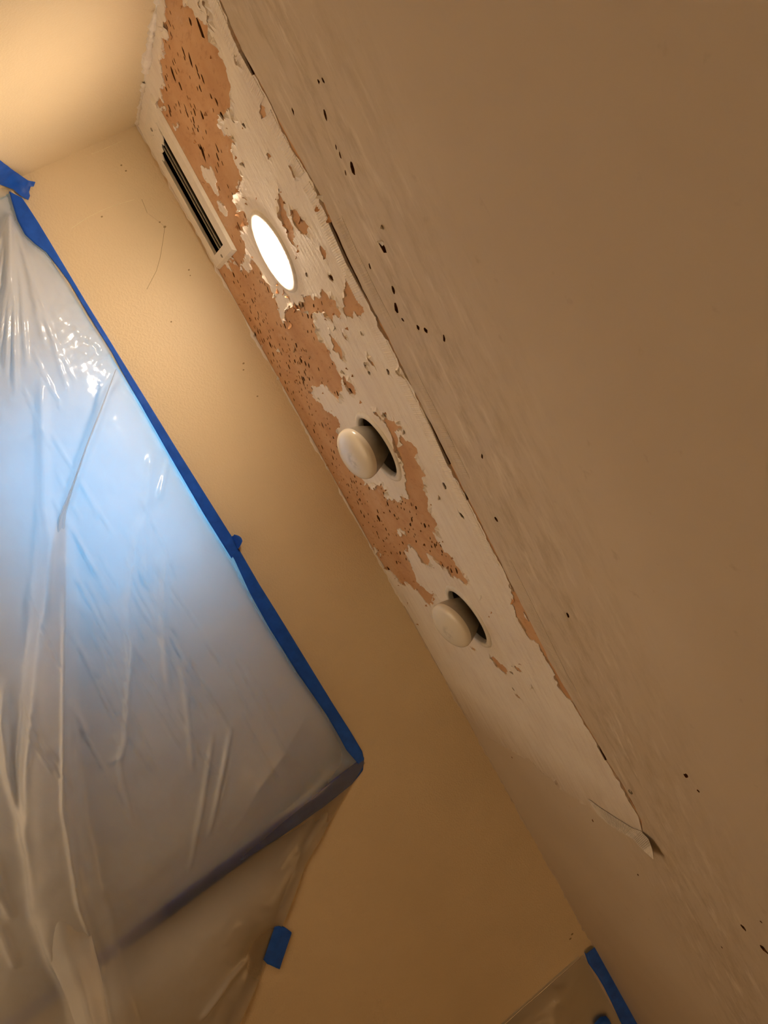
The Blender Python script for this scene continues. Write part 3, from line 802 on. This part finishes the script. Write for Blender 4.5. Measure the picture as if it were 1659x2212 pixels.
# ================================================================== CEILING REGISTER
reg = empty('ceiling_register', ((VX0 + VX1) / 2, (VY0 + VY1) / 2, ZC - 0.0005))
tag(reg, 'white painted air register in the ceiling corner beside the window wall', 'air vent')
rx, ry, rz = reg.location
FZ = 0.008
def ring_frame(ox0, ox1, oy0, oy1, ix0, ix1, iy0, iy1, z0, z1, bev, jag=False):
    """flat frame hanging from z0 to z1 (down), outer edge bevelled; optional torn inner end"""
    outer_t = [(ox0, oy0), (ox1, oy0), (ox1, oy1), (ox0, oy1)]
    outer_b = [(ox0 + bev, oy0 + bev), (ox1 - bev, oy0 + bev), (ox1 - bev, oy1 - bev), (ox0 + bev, oy1 - bev)]
    inner = [(ix0, iy0), (ix1, iy0), (ix1, iy1), (ix0, iy1)]
    v = [(x - rx, y - ry, 0) for x, y in outer_t] + [(x - rx, y - ry, -z1) for x, y in outer_b] + [(x - rx, y - ry, -z1) for x, y in inner] + [(x - rx, y - ry, 0.012) for x, y in inner]
    f = []
    for i in range(4):
        j = (i + 1) % 4
        f += [(i, 4 + i, 4 + j, j), (4 + i, 8 + i, 8 + j, 4 + j), (8 + i, 12 + i, 12 + j, 8 + j)]
    return v, f
v, f = ring_frame(VX0, VX1, VY0, VY1, OX0, OX1, OY0, OY1, 0, FZ, 0.008)
mesh_obj('frame', v, f, MAT_VENT, reg)
# torn crust of old paint over the corner end of the opening
crust = ragged([(OX0 - 0.012, OY0 - 0.004), (OX0 + 0.018, OY0 + 0.004), (OX0 + 0.030, OY0 + 0.035), (OX0 + 0.022, OY0 + 0.055), (OX0 + 0.034, OY0 + 0.075), (OX0 + 0.026, OY0 + 0.10), (OX0 + 0.045, OY0 + 0.12), (OX0 + 0.036, OY1 + 0.004), (OX0 - 0.012, OY1 + 0.004)], 0.008, 0.12)
ctop = layer('paint_crust', [[(x - rx, y - ry) for x, y in crust]], lambda C: in_poly(C, [(x - rx, y - ry) for x, y in crust]), -FZ - 0.0012, -FZ + 0.001, MAT_VENT, reg)
wd = OY1 - OY0
def blade(y, w):
    v, f = box_vf(OX0 + 0.002 - rx, OX1 - 0.002 - rx, y - ry - 0.0006, y - ry + 0.0006, -FZ + 0.004, -FZ + 0.004 + w)
    o = mesh_obj('louver_blade', v, f, MAT_DUCT_SHADE, reg)  # blade sides carry the painted duct shade
    v, f = box_vf(OX0 + 0.002 - rx, OX1 - 0.002 - rx, y - ry - 0.0016, y - ry + 0.0016, -FZ + 0.0015, -FZ + 0.0045)
    mesh_obj('lit_edge', v, f, MAT_BLADE, o)  # bright strip painting the lit lower edge of the blade
blade(OY0 + 0.040, 0.022); blade(OY0 + 0.068, 0.022)
# boot above the opening
z1 = 0.20
v = [(OX0 - rx, OY0 - ry, 0), (OX1 - rx, OY0 - ry, 0), (OX1 - rx, OY1 - ry, 0), (OX0 - rx, OY1 - ry, 0), (OX0 - rx, OY0 - ry, z1), (OX1 - rx, OY0 - ry, z1), (OX1 - rx, OY1 - ry, z1), (OX0 - rx, OY1 - ry, z1)]
mesh_obj('duct_boot', v, [(0, 1, 5, 4), (1, 2, 6, 5), (2, 3, 7, 6), (3, 0, 4, 7), (4, 5, 6, 7)], MAT_DUCT_SHADE, reg)
v, f = lathe_vf([(0, -0.0022), (0.003, -0.0022), (0.0048, -0.0008), (0.005, 0.001)], 18)
for x, y in ((OX1 + 0.016, (OY0 + OY1) / 2), (OX0 - 0.022, (OY0 + OY1) / 2 + 0.004)):
    mesh_obj('screw', v, f, MAT_SCREW, reg, True, (x - rx, y - ry, -FZ))

# ================================================================== RECESSED LIGHTS
TRIM = [(0.0765, 0.010), (0.0765, -0.0020), (0.0785, -0.0045), (0.0860, -0.0045), (0.0905, -0.0030), (0.0925, 0.001)]
def bulb_profiles():
    face = [(0.0, -0.0165)]
    for i in range(1, 13):
        t = i / 12; face.append((0.0625 * math.sin(t * math.pi / 2) ** 0.95, -0.0165 * math.cos(t * math.pi / 2)))
    rim = [(0.0636, 0.003), (0.0632, 0.007)]
    side = [(0.0632, 0.007), (0.0615, 0.016), (0.055, 0.036), (0.045, 0.058), (0.034, 0.078), (0.026, 0.092), (0.0225, 0.105)]
    base = [(0.0225, 0.105), (0.0135, 0.110), (0.0135, 0.132), (0.0, 0.136)]
    return face, rim, side, base
def recessed_light(cx, cy, dx, drop, lit, label, tilt=(0, 0)):
    root = empty('recessed_light', (cx, cy, ZC - 0.0015))
    tag(root, label, 'ceiling light')
    # trim ring with a slightly chipped, paint-crusted outline
    v, f = lathe_vf(TRIM, 96)
    vv = []
    for i, (x, y, z) in enumerate(v):
        a = math.atan2(y, x); r = math.hypot(x, y)
        if r > 0.084: r += 0.0012 * noise.noise(Vector((math.cos(a) * 5 + cx * 9, math.sin(a) * 5, 0)))
        if r < 0.078: r += 0.0009 * noise.noise(Vector((math.cos(a) * 6, math.sin(a) * 6 + cx * 7, 4)))
        vv.append((r * math.cos(a), r * math.sin(a), z))
    mesh_obj('trim_ring', vv, f, MAT_TRIM, root, True)
    v, f = lathe_vf([(0.0772, 0.004), (0.0785, 0.03), (0.078, 0.17), (0.0, 0.175)], 64)
    mesh_obj('housing', v, f, MAT_TRIM if lit else MAT_CAN, root, True)
    face, rim, side, base = bulb_profiles()
    v, f = lathe_vf((face[::3] + rim[:1]) if lit else (face + rim), 24 if lit else 64)
    b = mesh_obj('bulb', v, f, MAT_LIT if lit else MAT_BULB, root, True)
    b.location = (dx, 0.0, -drop + 0.0015)
    b.rotation_euler = (tilt[0], tilt[1], 0)
    b['label'] = 'glowing white flood bulb' if lit else 'unlit frosted flood bulb'
    if lit:
        ld = bpy.data.lights.new('flood_beam', 'SPOT'); ld.energy = BEAM_WATTS; ld.color = (1.0, 0.76, 0.52)
        ld.spot_size = math.radians(48); ld.spot_blend = 0.8; ld.shadow_soft_size = 0.05
        lo = bpy.data.objects.new('flood_beam', ld); COL.objects.link(lo); lo.parent = root; lo.location = (0, 0, -0.03); lo.rotation_euler = (-0.10, -0.10, 0)
    v, f = lathe_vf(side, 64); mesh_obj('reflector', v, f, MAT_REFL, b, True)
    v, f = lathe_vf(base, 32); mesh_obj('screw_base', v, f, MAT_SCREW, b, True)
    return root
recessed_light(*LIGHTS[0], -0.004, 0.001, True, 'lit recessed ceiling light with glowing flood bulb beside the air register')
recessed_light(*LIGHTS[1], -0.012, 0.058, False, 'unlit recessed light with bulb hanging out, torn brown paper on both sides', (-0.26, 0.06))
recessed_light(*LIGHTS[2], -0.006, 0.054, False, 'unlit recessed light with smudged bulb hanging out, farthest from the lit one', (-0.24, 0.03))

# ================================================================== PAINTER'S TAPE
def ribbon(name, edge_a, edge_b, label, to3d, n=120, m=7, wr=0.0012, lift=0.0006, seed=0.0, group=None):
    """strip of tape between two traced edges; to3d(p, off) puts a plane point into the room"""
    def samp(poly, t):
        q = np.array(poly); d = np.r_[0, np.cumsum(np.hypot(*np.diff(q, axis=0).T))]; s = t * d[-1]
        return np.array((np.interp(s, d, q[:, 0]), np.interp(s, d, q[:, 1])))
    v = []; f = []
    for i in range(n):
        t = i / (n - 1); a = samp(edge_a, t); b = samp(edge_b, t)
        for j in range(m):
            s = j / (m - 1); p = a * (1 - s) + b * s
            o = lift + wr * max(0, noise.noise(Vector((p[0] * 28 + seed, p[1] * 28, 0)))) + wr * 0.5 * max(0, noise.noise(Vector((p[0] * 90, p[1] * 90, seed))))
            v.append(to3d(p, o))
    nf = len(v)
    for i in range(n):
        t = i / (n - 1); a = samp(edge_a, t); b = samp(edge_b, t)
        for p in (a, b): v.append(to3d(p, -0.0002))
    for i in range(n - 1):
        for j in range(m - 1):
            k = i * m + j; f.append((k, k + 1, k + m + 1, k + m))
        a0 = nf + 2 * i
        f += [(i * m, (i + 1) * m, a0 + 2, a0), (i * m + m - 1, a0 + 1, a0 + 3, (i + 1) * m + m - 1)]
    o = mesh_obj(name, v, f, MAT_TAPE, None, True)
    tag(o, label, 'tape', group)
    return o
def A3(p, off): return (p[0], YA - off, p[1])
def B3(p, off): return (XB + off, p[0], p[1])
def wpx(pts): return [on_wall(p) for p in pts]

up_edge = wpx([(48, 428), (64, 452), (84, 483), (107, 521), (183, 648), (281, 807), (383, 972), (503, 1163), (514, 1182)])
lo_edge = wpx([(20, 414), (27, 440), (38, 476), (54, 507), (76, 527), (100, 545), (126, 578), (150, 610), (192, 682), (240, 758), (262, 800), (370, 990), (440, 1110), (500, 1206)])
t1 = ribbon('painters_tape', up_edge, lo_edge, 'long blue tape strip along top of plastic sheet, running to the corner', A3, 220, 8, 0.0022, 0.0030, 1.0)
up2 = wpx([(498, 1158), (516, 1186), (560, 1262), (600, 1326), (676, 1450), (720, 1522), (757, 1580), (782, 1622), (786, 1640)])
lo2 = wpx([(484, 1172), (506, 1208), (540, 1282), (580, 1354), (640, 1450), (706, 1545), (732, 1590), (748, 1620), (774, 1650)])
t2 = ribbon('painters_tape', up2, lo2, 'blue tape strip on top edge of plastic between loose flag end and lower corner', A3, 160, 8, 0.0018, 0.0018, 4.0)
# curled flag at the end of the first strip
def flag():
    base = wpx([(500, 1158), (513, 1186)]); tip = wpx([(503, 1152), (521, 1166)])
    v = []; f = []; n, m = 14, 6
    for i in range(n):
        t = i / (n - 1)
        for j in range(m):
            s = j / (m - 1)
            b = np.array(base[0]) * (1 - s) + np.array(base[1]) * s
            e = np.array(tip[0]) * (1 - s) + np.array(tip[1]) * s + np.array((0, 0.006 * math.sin(math.pi * s)))
            p = b * (1 - t) + e * t
            v.append((p[0], YA - 0.006 - 0.016 * math.sin(t * 1.9), p[1]))
    f = [(i * m + j, i * m + j + 1, (i + 1) * m + j + 1, (i + 1) * m + j) for i in range(n - 1) for j in range(m - 1)]
    return mesh_obj('loose_end', v, f, MAT_TAPE, t1, True)
flag()
v_up = wpx([(786, 1636), (770, 1646), (740, 1668), (640, 1746), (500, 1850), (312, 1988), (160, 2100), (7, 2210), (-80, 2272)])
v_lo = wpx([(786, 1640), (784, 1664), (760, 1694), (700, 1742), (600, 1812), (500, 1881), (330, 2008), (190, 2112), (40, 2222), (-60, 2296)])
ribbon('painters_tape', v_up, v_lo, 'blue tape strip running down the wall behind the plastic sheet', A3, 200, 7, 0.0018, 0.0008, 8.0)
pa = wpx([(592, 2000), (600, 1997), (614, 2002), (629, 2013)]); pb = wpx([(568, 2070), (576, 2079), (590, 2085), (603, 2091)])
ribbon('painters_tape', list(zip(*[iter(sum(map(list, pa), []))] * 2)), pb, 'short dark blue tape patch alone on the bare yellow wall', A3, 24, 14, 0.003, 0.0065, 12.0)
# piece across the corner of the two walls
ca = [on_left(p) for p in ((-60, 308), (0, 345), (30, 367))]; cb = [on_left(p) for p in ((-60, 356), (0, 397))]
zc1, zc2 = CAM_Z + 0.187, CAM_Z + 0.140
def corner_tape():
    top = [(XB + .002, ca[0][0], ca[0][1]), (XB + .002, ca[1][0], ca[1][1]), (XB + .004, ca[2][0], ca[2][1])]
    bot = [(XB + .002, cb[0][0], cb[0][1]), (XB + .003, cb[1][0], cb[1][1])]
    ra = wpx([(58, 386), (77, 394)]); rb = wpx([(30, 412), (44, 424), (61, 433)])
    top += [(ra[0][0] + .008, YA - .008, ra[0][1]), (ra[1][0], YA - .003, ra[1][1])]
    bot += [(rb[0][0], YA - .010, rb[0][1]), (rb[1][0], YA - .008, rb[1][1]), (rb[2][0], YA - .004, rb[2][1])]
    def samp(poly, t):
        q = np.array(poly); d = np.r_[0, np.cumsum(np.linalg.norm(np.diff(q, axis=0), axis=1))]; s = t * d[-1]
        return np.array([np.interp(s, d, q[:, c]) for c in range(3)])
    n, m = 60, 9; v = []
    for i in range(n):
        t = i / (n - 1); a = samp(top, t); b = samp(bot, t)
        for j in range(m):
            s = j / (m - 1); p = a * (1 - s) + b * s
            if i == n - 1 and j in (3, 4, 5): p = p + np.array((-0.012 if j == 4 else -0.006, 0, -0.002))
            k = 0.002 * noise.noise(Vector((p[1] * 40, p[2] * 40, p[0] * 40)))
            v.append((max(p[0] + k, XB + .001), min(p[1] - k, YA - .001), p[2]))
    f = [(i * m + j, i * m + j + 1, (i + 1) * m + j + 1, (i + 1) * m + j) for i in range(n - 1) for j in range(m - 1)]
    o = mesh_obj('painters_tape', v, f, MAT_TAPE, None, True)
    tag(o, 'blue tape piece with torn end bridging the corner of the two walls', 'tape')
corner_tape()
# tape along the ceiling over the far sheet
ra = wpx([(1281, 2041), (1300, 2066), (1330, 2114), (1352, 2160), (1376, 2212), (1400, 2262), (1462, 2380), (1520, 2490)]); rb = wpx([(1262, 2056), (1270, 2080), (1290, 2108), (1304, 2132), (1322, 2168), (1344, 2216), (1366, 2262), (1428, 2380), (1488, 2490)])
ribbon('painters_tape', ra, rb, 'dark blue tape strip under the ceiling at top of the far sheet', A3, 110, 7, 0.003, 0.012, 15.0)
ra = wpx([(1278, 2204), (1292, 2192), (1306, 2190), (1312, 2204), (1322, 2222)]); rb = wpx([(1282, 2216), (1290, 2226), (1300, 2232), (1310, 2236)])
ribbon('painters_tape', ra, rb, 'small dark blue tape scrap on the far plastic sheet', A3, 20, 5, 0.002, 0.030, 18.0)

# ================================================================== PLASTIC SHEETS
def seg_dist(P, poly):
    """distance of points to a polyline, and signed side"""
    best = np.full(len(P), 1e9); side = np.zeros(len(P)); par = np.zeros(len(P)); acc = 0
    q = np.array(poly)
    tot = np.hypot(*np.diff(q, axis=0).T).sum()
    for a, b in zip(q[:-1], q[1:]):
        d = b - a; l = np.hypot(*d)
        t = np.clip(((P - a) @ d) / (l * l), 0, 1)
        r = P - (a + t[:, None] * d); dist = np.hypot(r[:, 0], r[:, 1])
        s = np.sign(d[0] * (P[:, 1] - a[1]) - d[1] * (P[:, 0] - a[0]))
        m = dist < best
        best[m] = dist[m]; side[m] = s[m]; par[m] = ((acc + t * l) / tot)[m]; acc += l
    return best, side, par
def ridge(P, poly, w, amp, taper=True, sharp=False):
    d, s, t = seg_dist(P, poly)
    h = np.exp(-(d / w) ** 2) if not sharp else np.exp(-d / w)
    if taper: h = h * np.clip(np.minimum(t, 1 - t) * 8, 0, 1)
    return amp * h
def vnoise(P, sc, seed, oct=3):
    out = np.empty(len(P))
    for i, p in enumerate(P):
        out[i] = noise.fractal(Vector((p[0] * sc, p[1] * sc, seed)), 1.0, 2.0, oct)
    return out
def fpx(pts, off=0.05): return [on_wall(p, off) for p in pts]

def big_sheet():
    nx, nz = 430, 270
    ztop = CAM_Z + 0.128; zs = np.linspace(ztop, 0.62, nz)
    rz = np.array([ztop, CAM_Z + .10, CAM_Z - .05, CAM_Z - .20, CAM_Z - .42, CAM_Z - .68, CAM_Z - 1.3])
    rxx = np.array([1.382, 1.395, 1.47, 1.55, 1.725, 1.90, 2.10])
    X = np.empty((nz, nx)); Zm = np.empty((nz, nx))
    for i, z in enumerate(zs):
        xr = np.interp(z, rz[::-1], rxx[::-1])
        X[i] = XB + 0.006 + (xr - XB - 0.006) * np.linspace(0, 1, nx); Zm[i] = z
    P = np.stack([X.ravel(), Zm.ravel()], 1)
    lox = np.array(lo_edge + lo2[2:]); lo_s = np.argsort(lox[:, 0])
    depth = np.clip(np.interp(P[:, 0], lox[lo_s, 0], lox[lo_s, 1]) - P[:, 1], 0, None)
    u = ((X - X[:, :1]) / (X[:, -1:] - X[:, :1])).ravel()
    off = 0.0020 + (0.07 + 0.07 * np.exp(-((P[:, 0] - 0.7) / 0.5) ** 2)) * (1 - np.exp(-np.clip(depth, 0, None) / 0.07)) * np.clip((1 - u) * 6, 0.12, 1)
    off *= 0.55 + 0.45 * np.clip((P[:, 0] - XB) * 3, 0, 1)
    # main folds (traced)
    W = lambda pts: np.array(fpx(pts))
    off = off + ridge(P, W([(262, 795), (232, 850), (195, 950), (150, 1070), (138, 1112)]), 0.010, 0.022)
    off += ridge(P, W([(90, 800), (95, 950), (97, 1090), (112, 1160), (105, 1260), (98, 1330)]), 0.012, 0.020)
    mid = [(125, 1060), (122, 1150), (120, 1300), (112, 1450), (108, 1600), (120, 1760), (140, 1900), (175, 2040), (210, 2150), (235, 2260)]
    d, s, t = seg_dist(P, W(mid))
    wdt = 0.030 + 0.045 * np.clip(t * 1.6, 0, 1)
    off += 0.042 * np.clip(t * 9, 0, 1) * (1 / (1 + np.exp((d - wdt) / 0.006)))          # overlapped pleat
    off += ridge(P, W([(142, 1130), (143, 1300), (141, 1500), (140, 1700), (170, 1900), (200, 2010), (250, 2230)]), 0.006, 0.012)
    off += ridge(P, W([(80, 1440), (72, 1520), (58, 1640), (60, 1750), (75, 1930), (130, 2110), (170, 2230)]), 0.012, 0.014)
    off += ridge(P, W([(18, 1440), (12, 1530), (25, 1640), (52, 1740), (60, 1800)]), 0.010, 0.016)
    off += ridge(P, W([(-10, 1800), (5, 1900), (32, 1955)]), 0.010, 0.014)
    off += ridge(P, W([(0, 1960), (20, 2020), (40, 2070)]), 0.010, 0.012)
    for poly, w, a in (([(285, 1340), (274, 1480), (268, 1570), (256, 1620), (262, 1660), (288, 1765)], .008, .010), ([(382, 1390), (400, 1530), (412, 1650)], .008, .009), ([(395, 1400), (402, 1500)], .006, .005),
                       ([(452, 1560), (432, 1720), (420, 1790), (408, 1900)], .008, .009), ([(492, 1540), (468, 1680), (446, 1800)], .008, .009), ([(300, 1110), (275, 1290), (280, 1420)], .012, .010), ([(330, 960), (310, 1120), (312, 1260)], .012, .009),
                       ([(376, 960), (340, 1080)], .008, .007), ([(355, 1180), (345, 1330), (360, 1480)], .010, .008), ([(150, 1480), (190, 1560)], .006, .005), ([(150, 1720), (175, 1930)], .008, .008),
                       ([(780, 1664), (720, 1760), (660, 1860)], .010, .010), ([(770, 1668), (690, 1770), (600, 1900)], .012, .008), ([(760, 1680), (600, 1790), (470, 1900)], .010, .010), ([(700, 1740), (560, 1850)], .008, .009),
                       ([(565, 2075), (500, 2130), (430, 2220)], .010, .012), ([(240, 1560), (262, 1600), (230, 1625)], .007, .006)):
        off += ridge(P, W(poly), w, a)
    # pleats fanning out of the taped corner
    for e, w, a in (((-50, 640), .006, .012), ((-25, 690), .006, .013), ((0, 760), .005, .013), ((14, 820), .006, .014), ((34, 860), .005, .013), ((60, 800), .006, .008), ((100, 760), .008, .007), ((150, 860), .006, .006)):
        off += ridge(P, W([(20, 450), ((20 + e[0]) / 2 + 6, (450 + e[1]) / 2), e]), w, a)
    # taut creases running with the top edge
    r2 = random.Random(11)
    for _ in range(85):
        x, y = r2.uniform(40, 520), r2.uniform(560, 1560)
        if x > 0.55 * (y - 560) + 60: continue
        l = r2.uniform(60, 260); k = r2.uniform(0.46, 0.62)
        off += ridge(P, W([(x, y), (x + k * l * .5 + r2.uniform(-3, 3), y + l * .5), (x + k * l, y + l)]), r2.uniform(.002, .004), r2.uniform(.003, .0065))
    # crumpled pocket under the tape
    pk = np.array(on_wall((210, 730), .04)); g_ = np.exp(-(((P[:, 0] - pk[0]) / .16) ** 2 + ((P[:, 1] - pk[1]) / .09) ** 2))
    off += g_ * 0.016 * np.abs(vnoise(P, 16, 3.3, 3))
    off += 0.006 * vnoise(P, 5, 8.1, 3) * np.clip(depth * 8, 0, 1) + 0.0016 * vnoise(P, 24, 2.2, 2) * np.clip(depth * 10, 0, 1)
    near_t = np.exp(-((P[:, 0] - 1.395) / .13) ** 2) * np.clip((P[:, 1] - (CAM_Z - 1.3)) / .7, 0, 1)
    off = off * (1 - 0.96 * near_t) + 0.0030 * near_t
    pin = np.array(on_wall((585, 2060))); g2 = np.exp(-((P[:, 0] - pin[0]) ** 2 + (P[:, 1] - pin[1]) ** 2) / .10 ** 2)
    g2 = np.clip(g2 * 1.6, 0, 1); off = off * (1 - g2) + 0.003 * g2
    off = np.maximum(off, 0.0018)
    # under the top tape the film lies flat
    flat = np.clip(1 - depth / 0.012, 0, 1); off = off * (1 - flat) + 0.0012 * flat
    v = np.stack([P[:, 0], YA - off, P[:, 1]], 1)
    idx = np.arange(nx * nz).reshape(nz, nx)
    f = np.stack([idx[:-1, :-1].ravel(), idx[1:, :-1].ravel(), idx[1:, 1:].ravel(), idx[:-1, 1:].ravel()], 1)
    return v.tolist(), f.tolist(), np.exp(-np.clip(off - 0.005, 0, None) / 0.016)
v, f, contact = big_sheet()
sheet = mesh_obj('plastic_sheet', v, f, MAT_PLASTIC, None, True)
sheet.data.attributes.new('contact', 'FLOAT', 'POINT').data.foreach_set('value', contact.astype(np.float32))
tag(sheet, 'large wrinkled clear plastic sheet taped over the bright window', 'plastic sheet')

# fold of film lapped over itself and hanging in front
def pleat(right, left, gap0, gap1):
    m = 22; v = []; ra = fpx(right, 0.10); la = fpx(left, 0.10)
    def samp(poly, t):
        q = np.array(poly); d = np.r_[0, np.cumsum(np.hypot(*np.diff(q, axis=0).T))]; s_ = t * d[-1]
        return np.array((np.interp(s_, d, q[:, 0]), np.interp(s_, d, q[:, 1])))
    n = 160
    for i in range(n):
        t = i / (n - 1); a = samp(ra, t); b = samp(la, t)
        for j in range(m):
            s_ = j / (m - 1); p = a * (1 - s_) + b * s_
            o = (gap0 + (gap1 - gap0) * t) + 0.020 * math.sin(math.pi * s_) ** 0.7 + 0.005 * noise.noise(Vector((p[0] * 16, p[1] * 9, 3))) + 0.004 * math.sin(9 * s_ + 4 * t)
            v.append((p[0], YA - o, p[1]))
    f = [(i * m + j, i * m + j + 1, (i + 1) * m + j + 1, (i + 1) * m + j) for i in range(n - 1) for j in range(m - 1)]
    return mesh_obj('fold', v, f, MAT_PLASTIC, sheet, True)
pleat([(252, 796), (222, 880), (190, 960), (160, 1050), (143, 1110), (143, 1200), (143, 1300), (141, 1500), (139, 1700), (150, 1800), (168, 1890), (190, 1980), (215, 2080), (245, 2240), (300, 2440)],
      [(249, 798), (218, 880), (186, 960), (154, 1050), (124, 1120), (109, 1200), (103, 1310), (82, 1470), (70, 1600), (60, 1750), (66, 1850), (74, 1930), (95, 2040), (130, 2110), (178, 2240), (240, 2440)], 0.10, 0.13)

def inner_sheet():
    nx, nz = 120, 70
    xs = np.linspace(NX0 + 0.004, NX1 - 0.001, nx); zs = np.linspace(NZ1 - 0.0005, NZ0 + 0.02, nz)
    v = []
    for z in zs:
        for x in xs:
            e = min(1, (NX1 - x) * 12, (NZ1 - z) * 12 + .02)
            v.append((x, YA + 0.004 + e * (0.010 + 0.010 * noise.fractal(Vector((x * 5, z * 5, 20)), 1, 2, 3)), z))
    f = [(i * nx + j, (i + 1) * nx + j, (i + 1) * nx + j + 1, i * nx + j + 1) for i in range(nz - 1) for j in range(nx - 1)]
    o = mesh_obj('plastic_sheet', v, f, MAT_PLASTIC_IN, None, True)
    tag(o, 'inner hazy plastic layer stretched tight across the window niche', 'plastic sheet')
inner_sheet()

def far_sheet():
    nx, nz = 110, 120
    xs = np.linspace(2.612, 3.7, nx); zs = np.linspace(CAM_Z + 0.445, 0.5, nz); v = []
    for z in zs:
        for x in xs:
            e = min(1, (x - 2.612) * 14) * min(1, max(0, (CAM_Z + .44 - z)) * 6)
            k = noise.fractal(Vector((x * 5 + z * 3, z * 5 - x * 4, 31)), 1, 2, 4)
            v.append((x, YA - 0.004 - e * (0.016 + 0.018 * abs(k)), z))
    f = [(i * nx + j, (i + 1) * nx + j, (i + 1) * nx + j + 1, i * nx + j + 1) for i in range(nz - 1) for j in range(nx - 1)]
    o = mesh_obj('plastic_sheet', v, f, MAT_PLASTIC_FAR, None, True)
    tag(o, 'dim plastic sheet hung from the ceiling tape past the bare wall', 'plastic sheet')
    # folded hem along its upright edge
    g = Geo(); n = 60
    for i in range(n):
        z = CAM_Z + .43 - i * 0.02; w = 0.004 + 0.002 * noise.noise(Vector((z * 9, 0, 0)))
        g.v += [(2.606, YA - .001, z), (2.606 + w, YA - .007, z), (2.606 + 2.4 * w, YA - .006, z), (2.606 + 2.6 * w, YA - .001, z)]
        if i:
            b = (i - 1) * 4; g.f += [(b + j, b + j + 1, b + j + 5, b + j + 4) for j in range(3)]
    g.build('hem', MAT_PLASTIC_FAR, o, True)
far_sheet()

# ================================================================== ADDED FILL LAMP BEHIND THE CAMERA (UNSEEN)
lamp = empty('fill_lamp', (3.8, -0.4, 0.0))
tag(lamp, 'unseen uplight with dark metal bowl, added to fill the room with light', 'lamp')
v, f = lathe_vf([(0.0, 0.0), (0.15, 0.0), (0.15, 0.012), (0.12, 0.02), (0.02, 0.03), (0.0, 0.031)], 40)
mesh_obj('base', v, f, MAT_SCREW, lamp, True)
v, f = lathe_vf([(0.011, 0.02), (0.011, 1.40)], 20); mesh_obj('pole', v, f, MAT_SCREW, lamp, True)
v, f = lathe_vf([(0.0, 1.38), (0.06, 1.39), (0.13, 1.43), (0.175, 1.51), (0.172, 1.51), (0.128, 1.436), (0.058, 1.396), (0.0, 1.386)], 48)
mesh_obj('bowl_shade', v, f, MAT_SCREW, lamp, True)
m, nt, bs = new_mat('fill_glow')
bs.inputs['Emission Color'].default_value = (*FILL_COLOR, 1); bs.inputs['Emission Strength'].default_value = FILL_POWER
v, f = lathe_vf([(0.0, 1.475), (0.08, 1.475), (0.152, 1.472)], 12)
mesh_obj('diffuser', v, f, m, lamp, True)
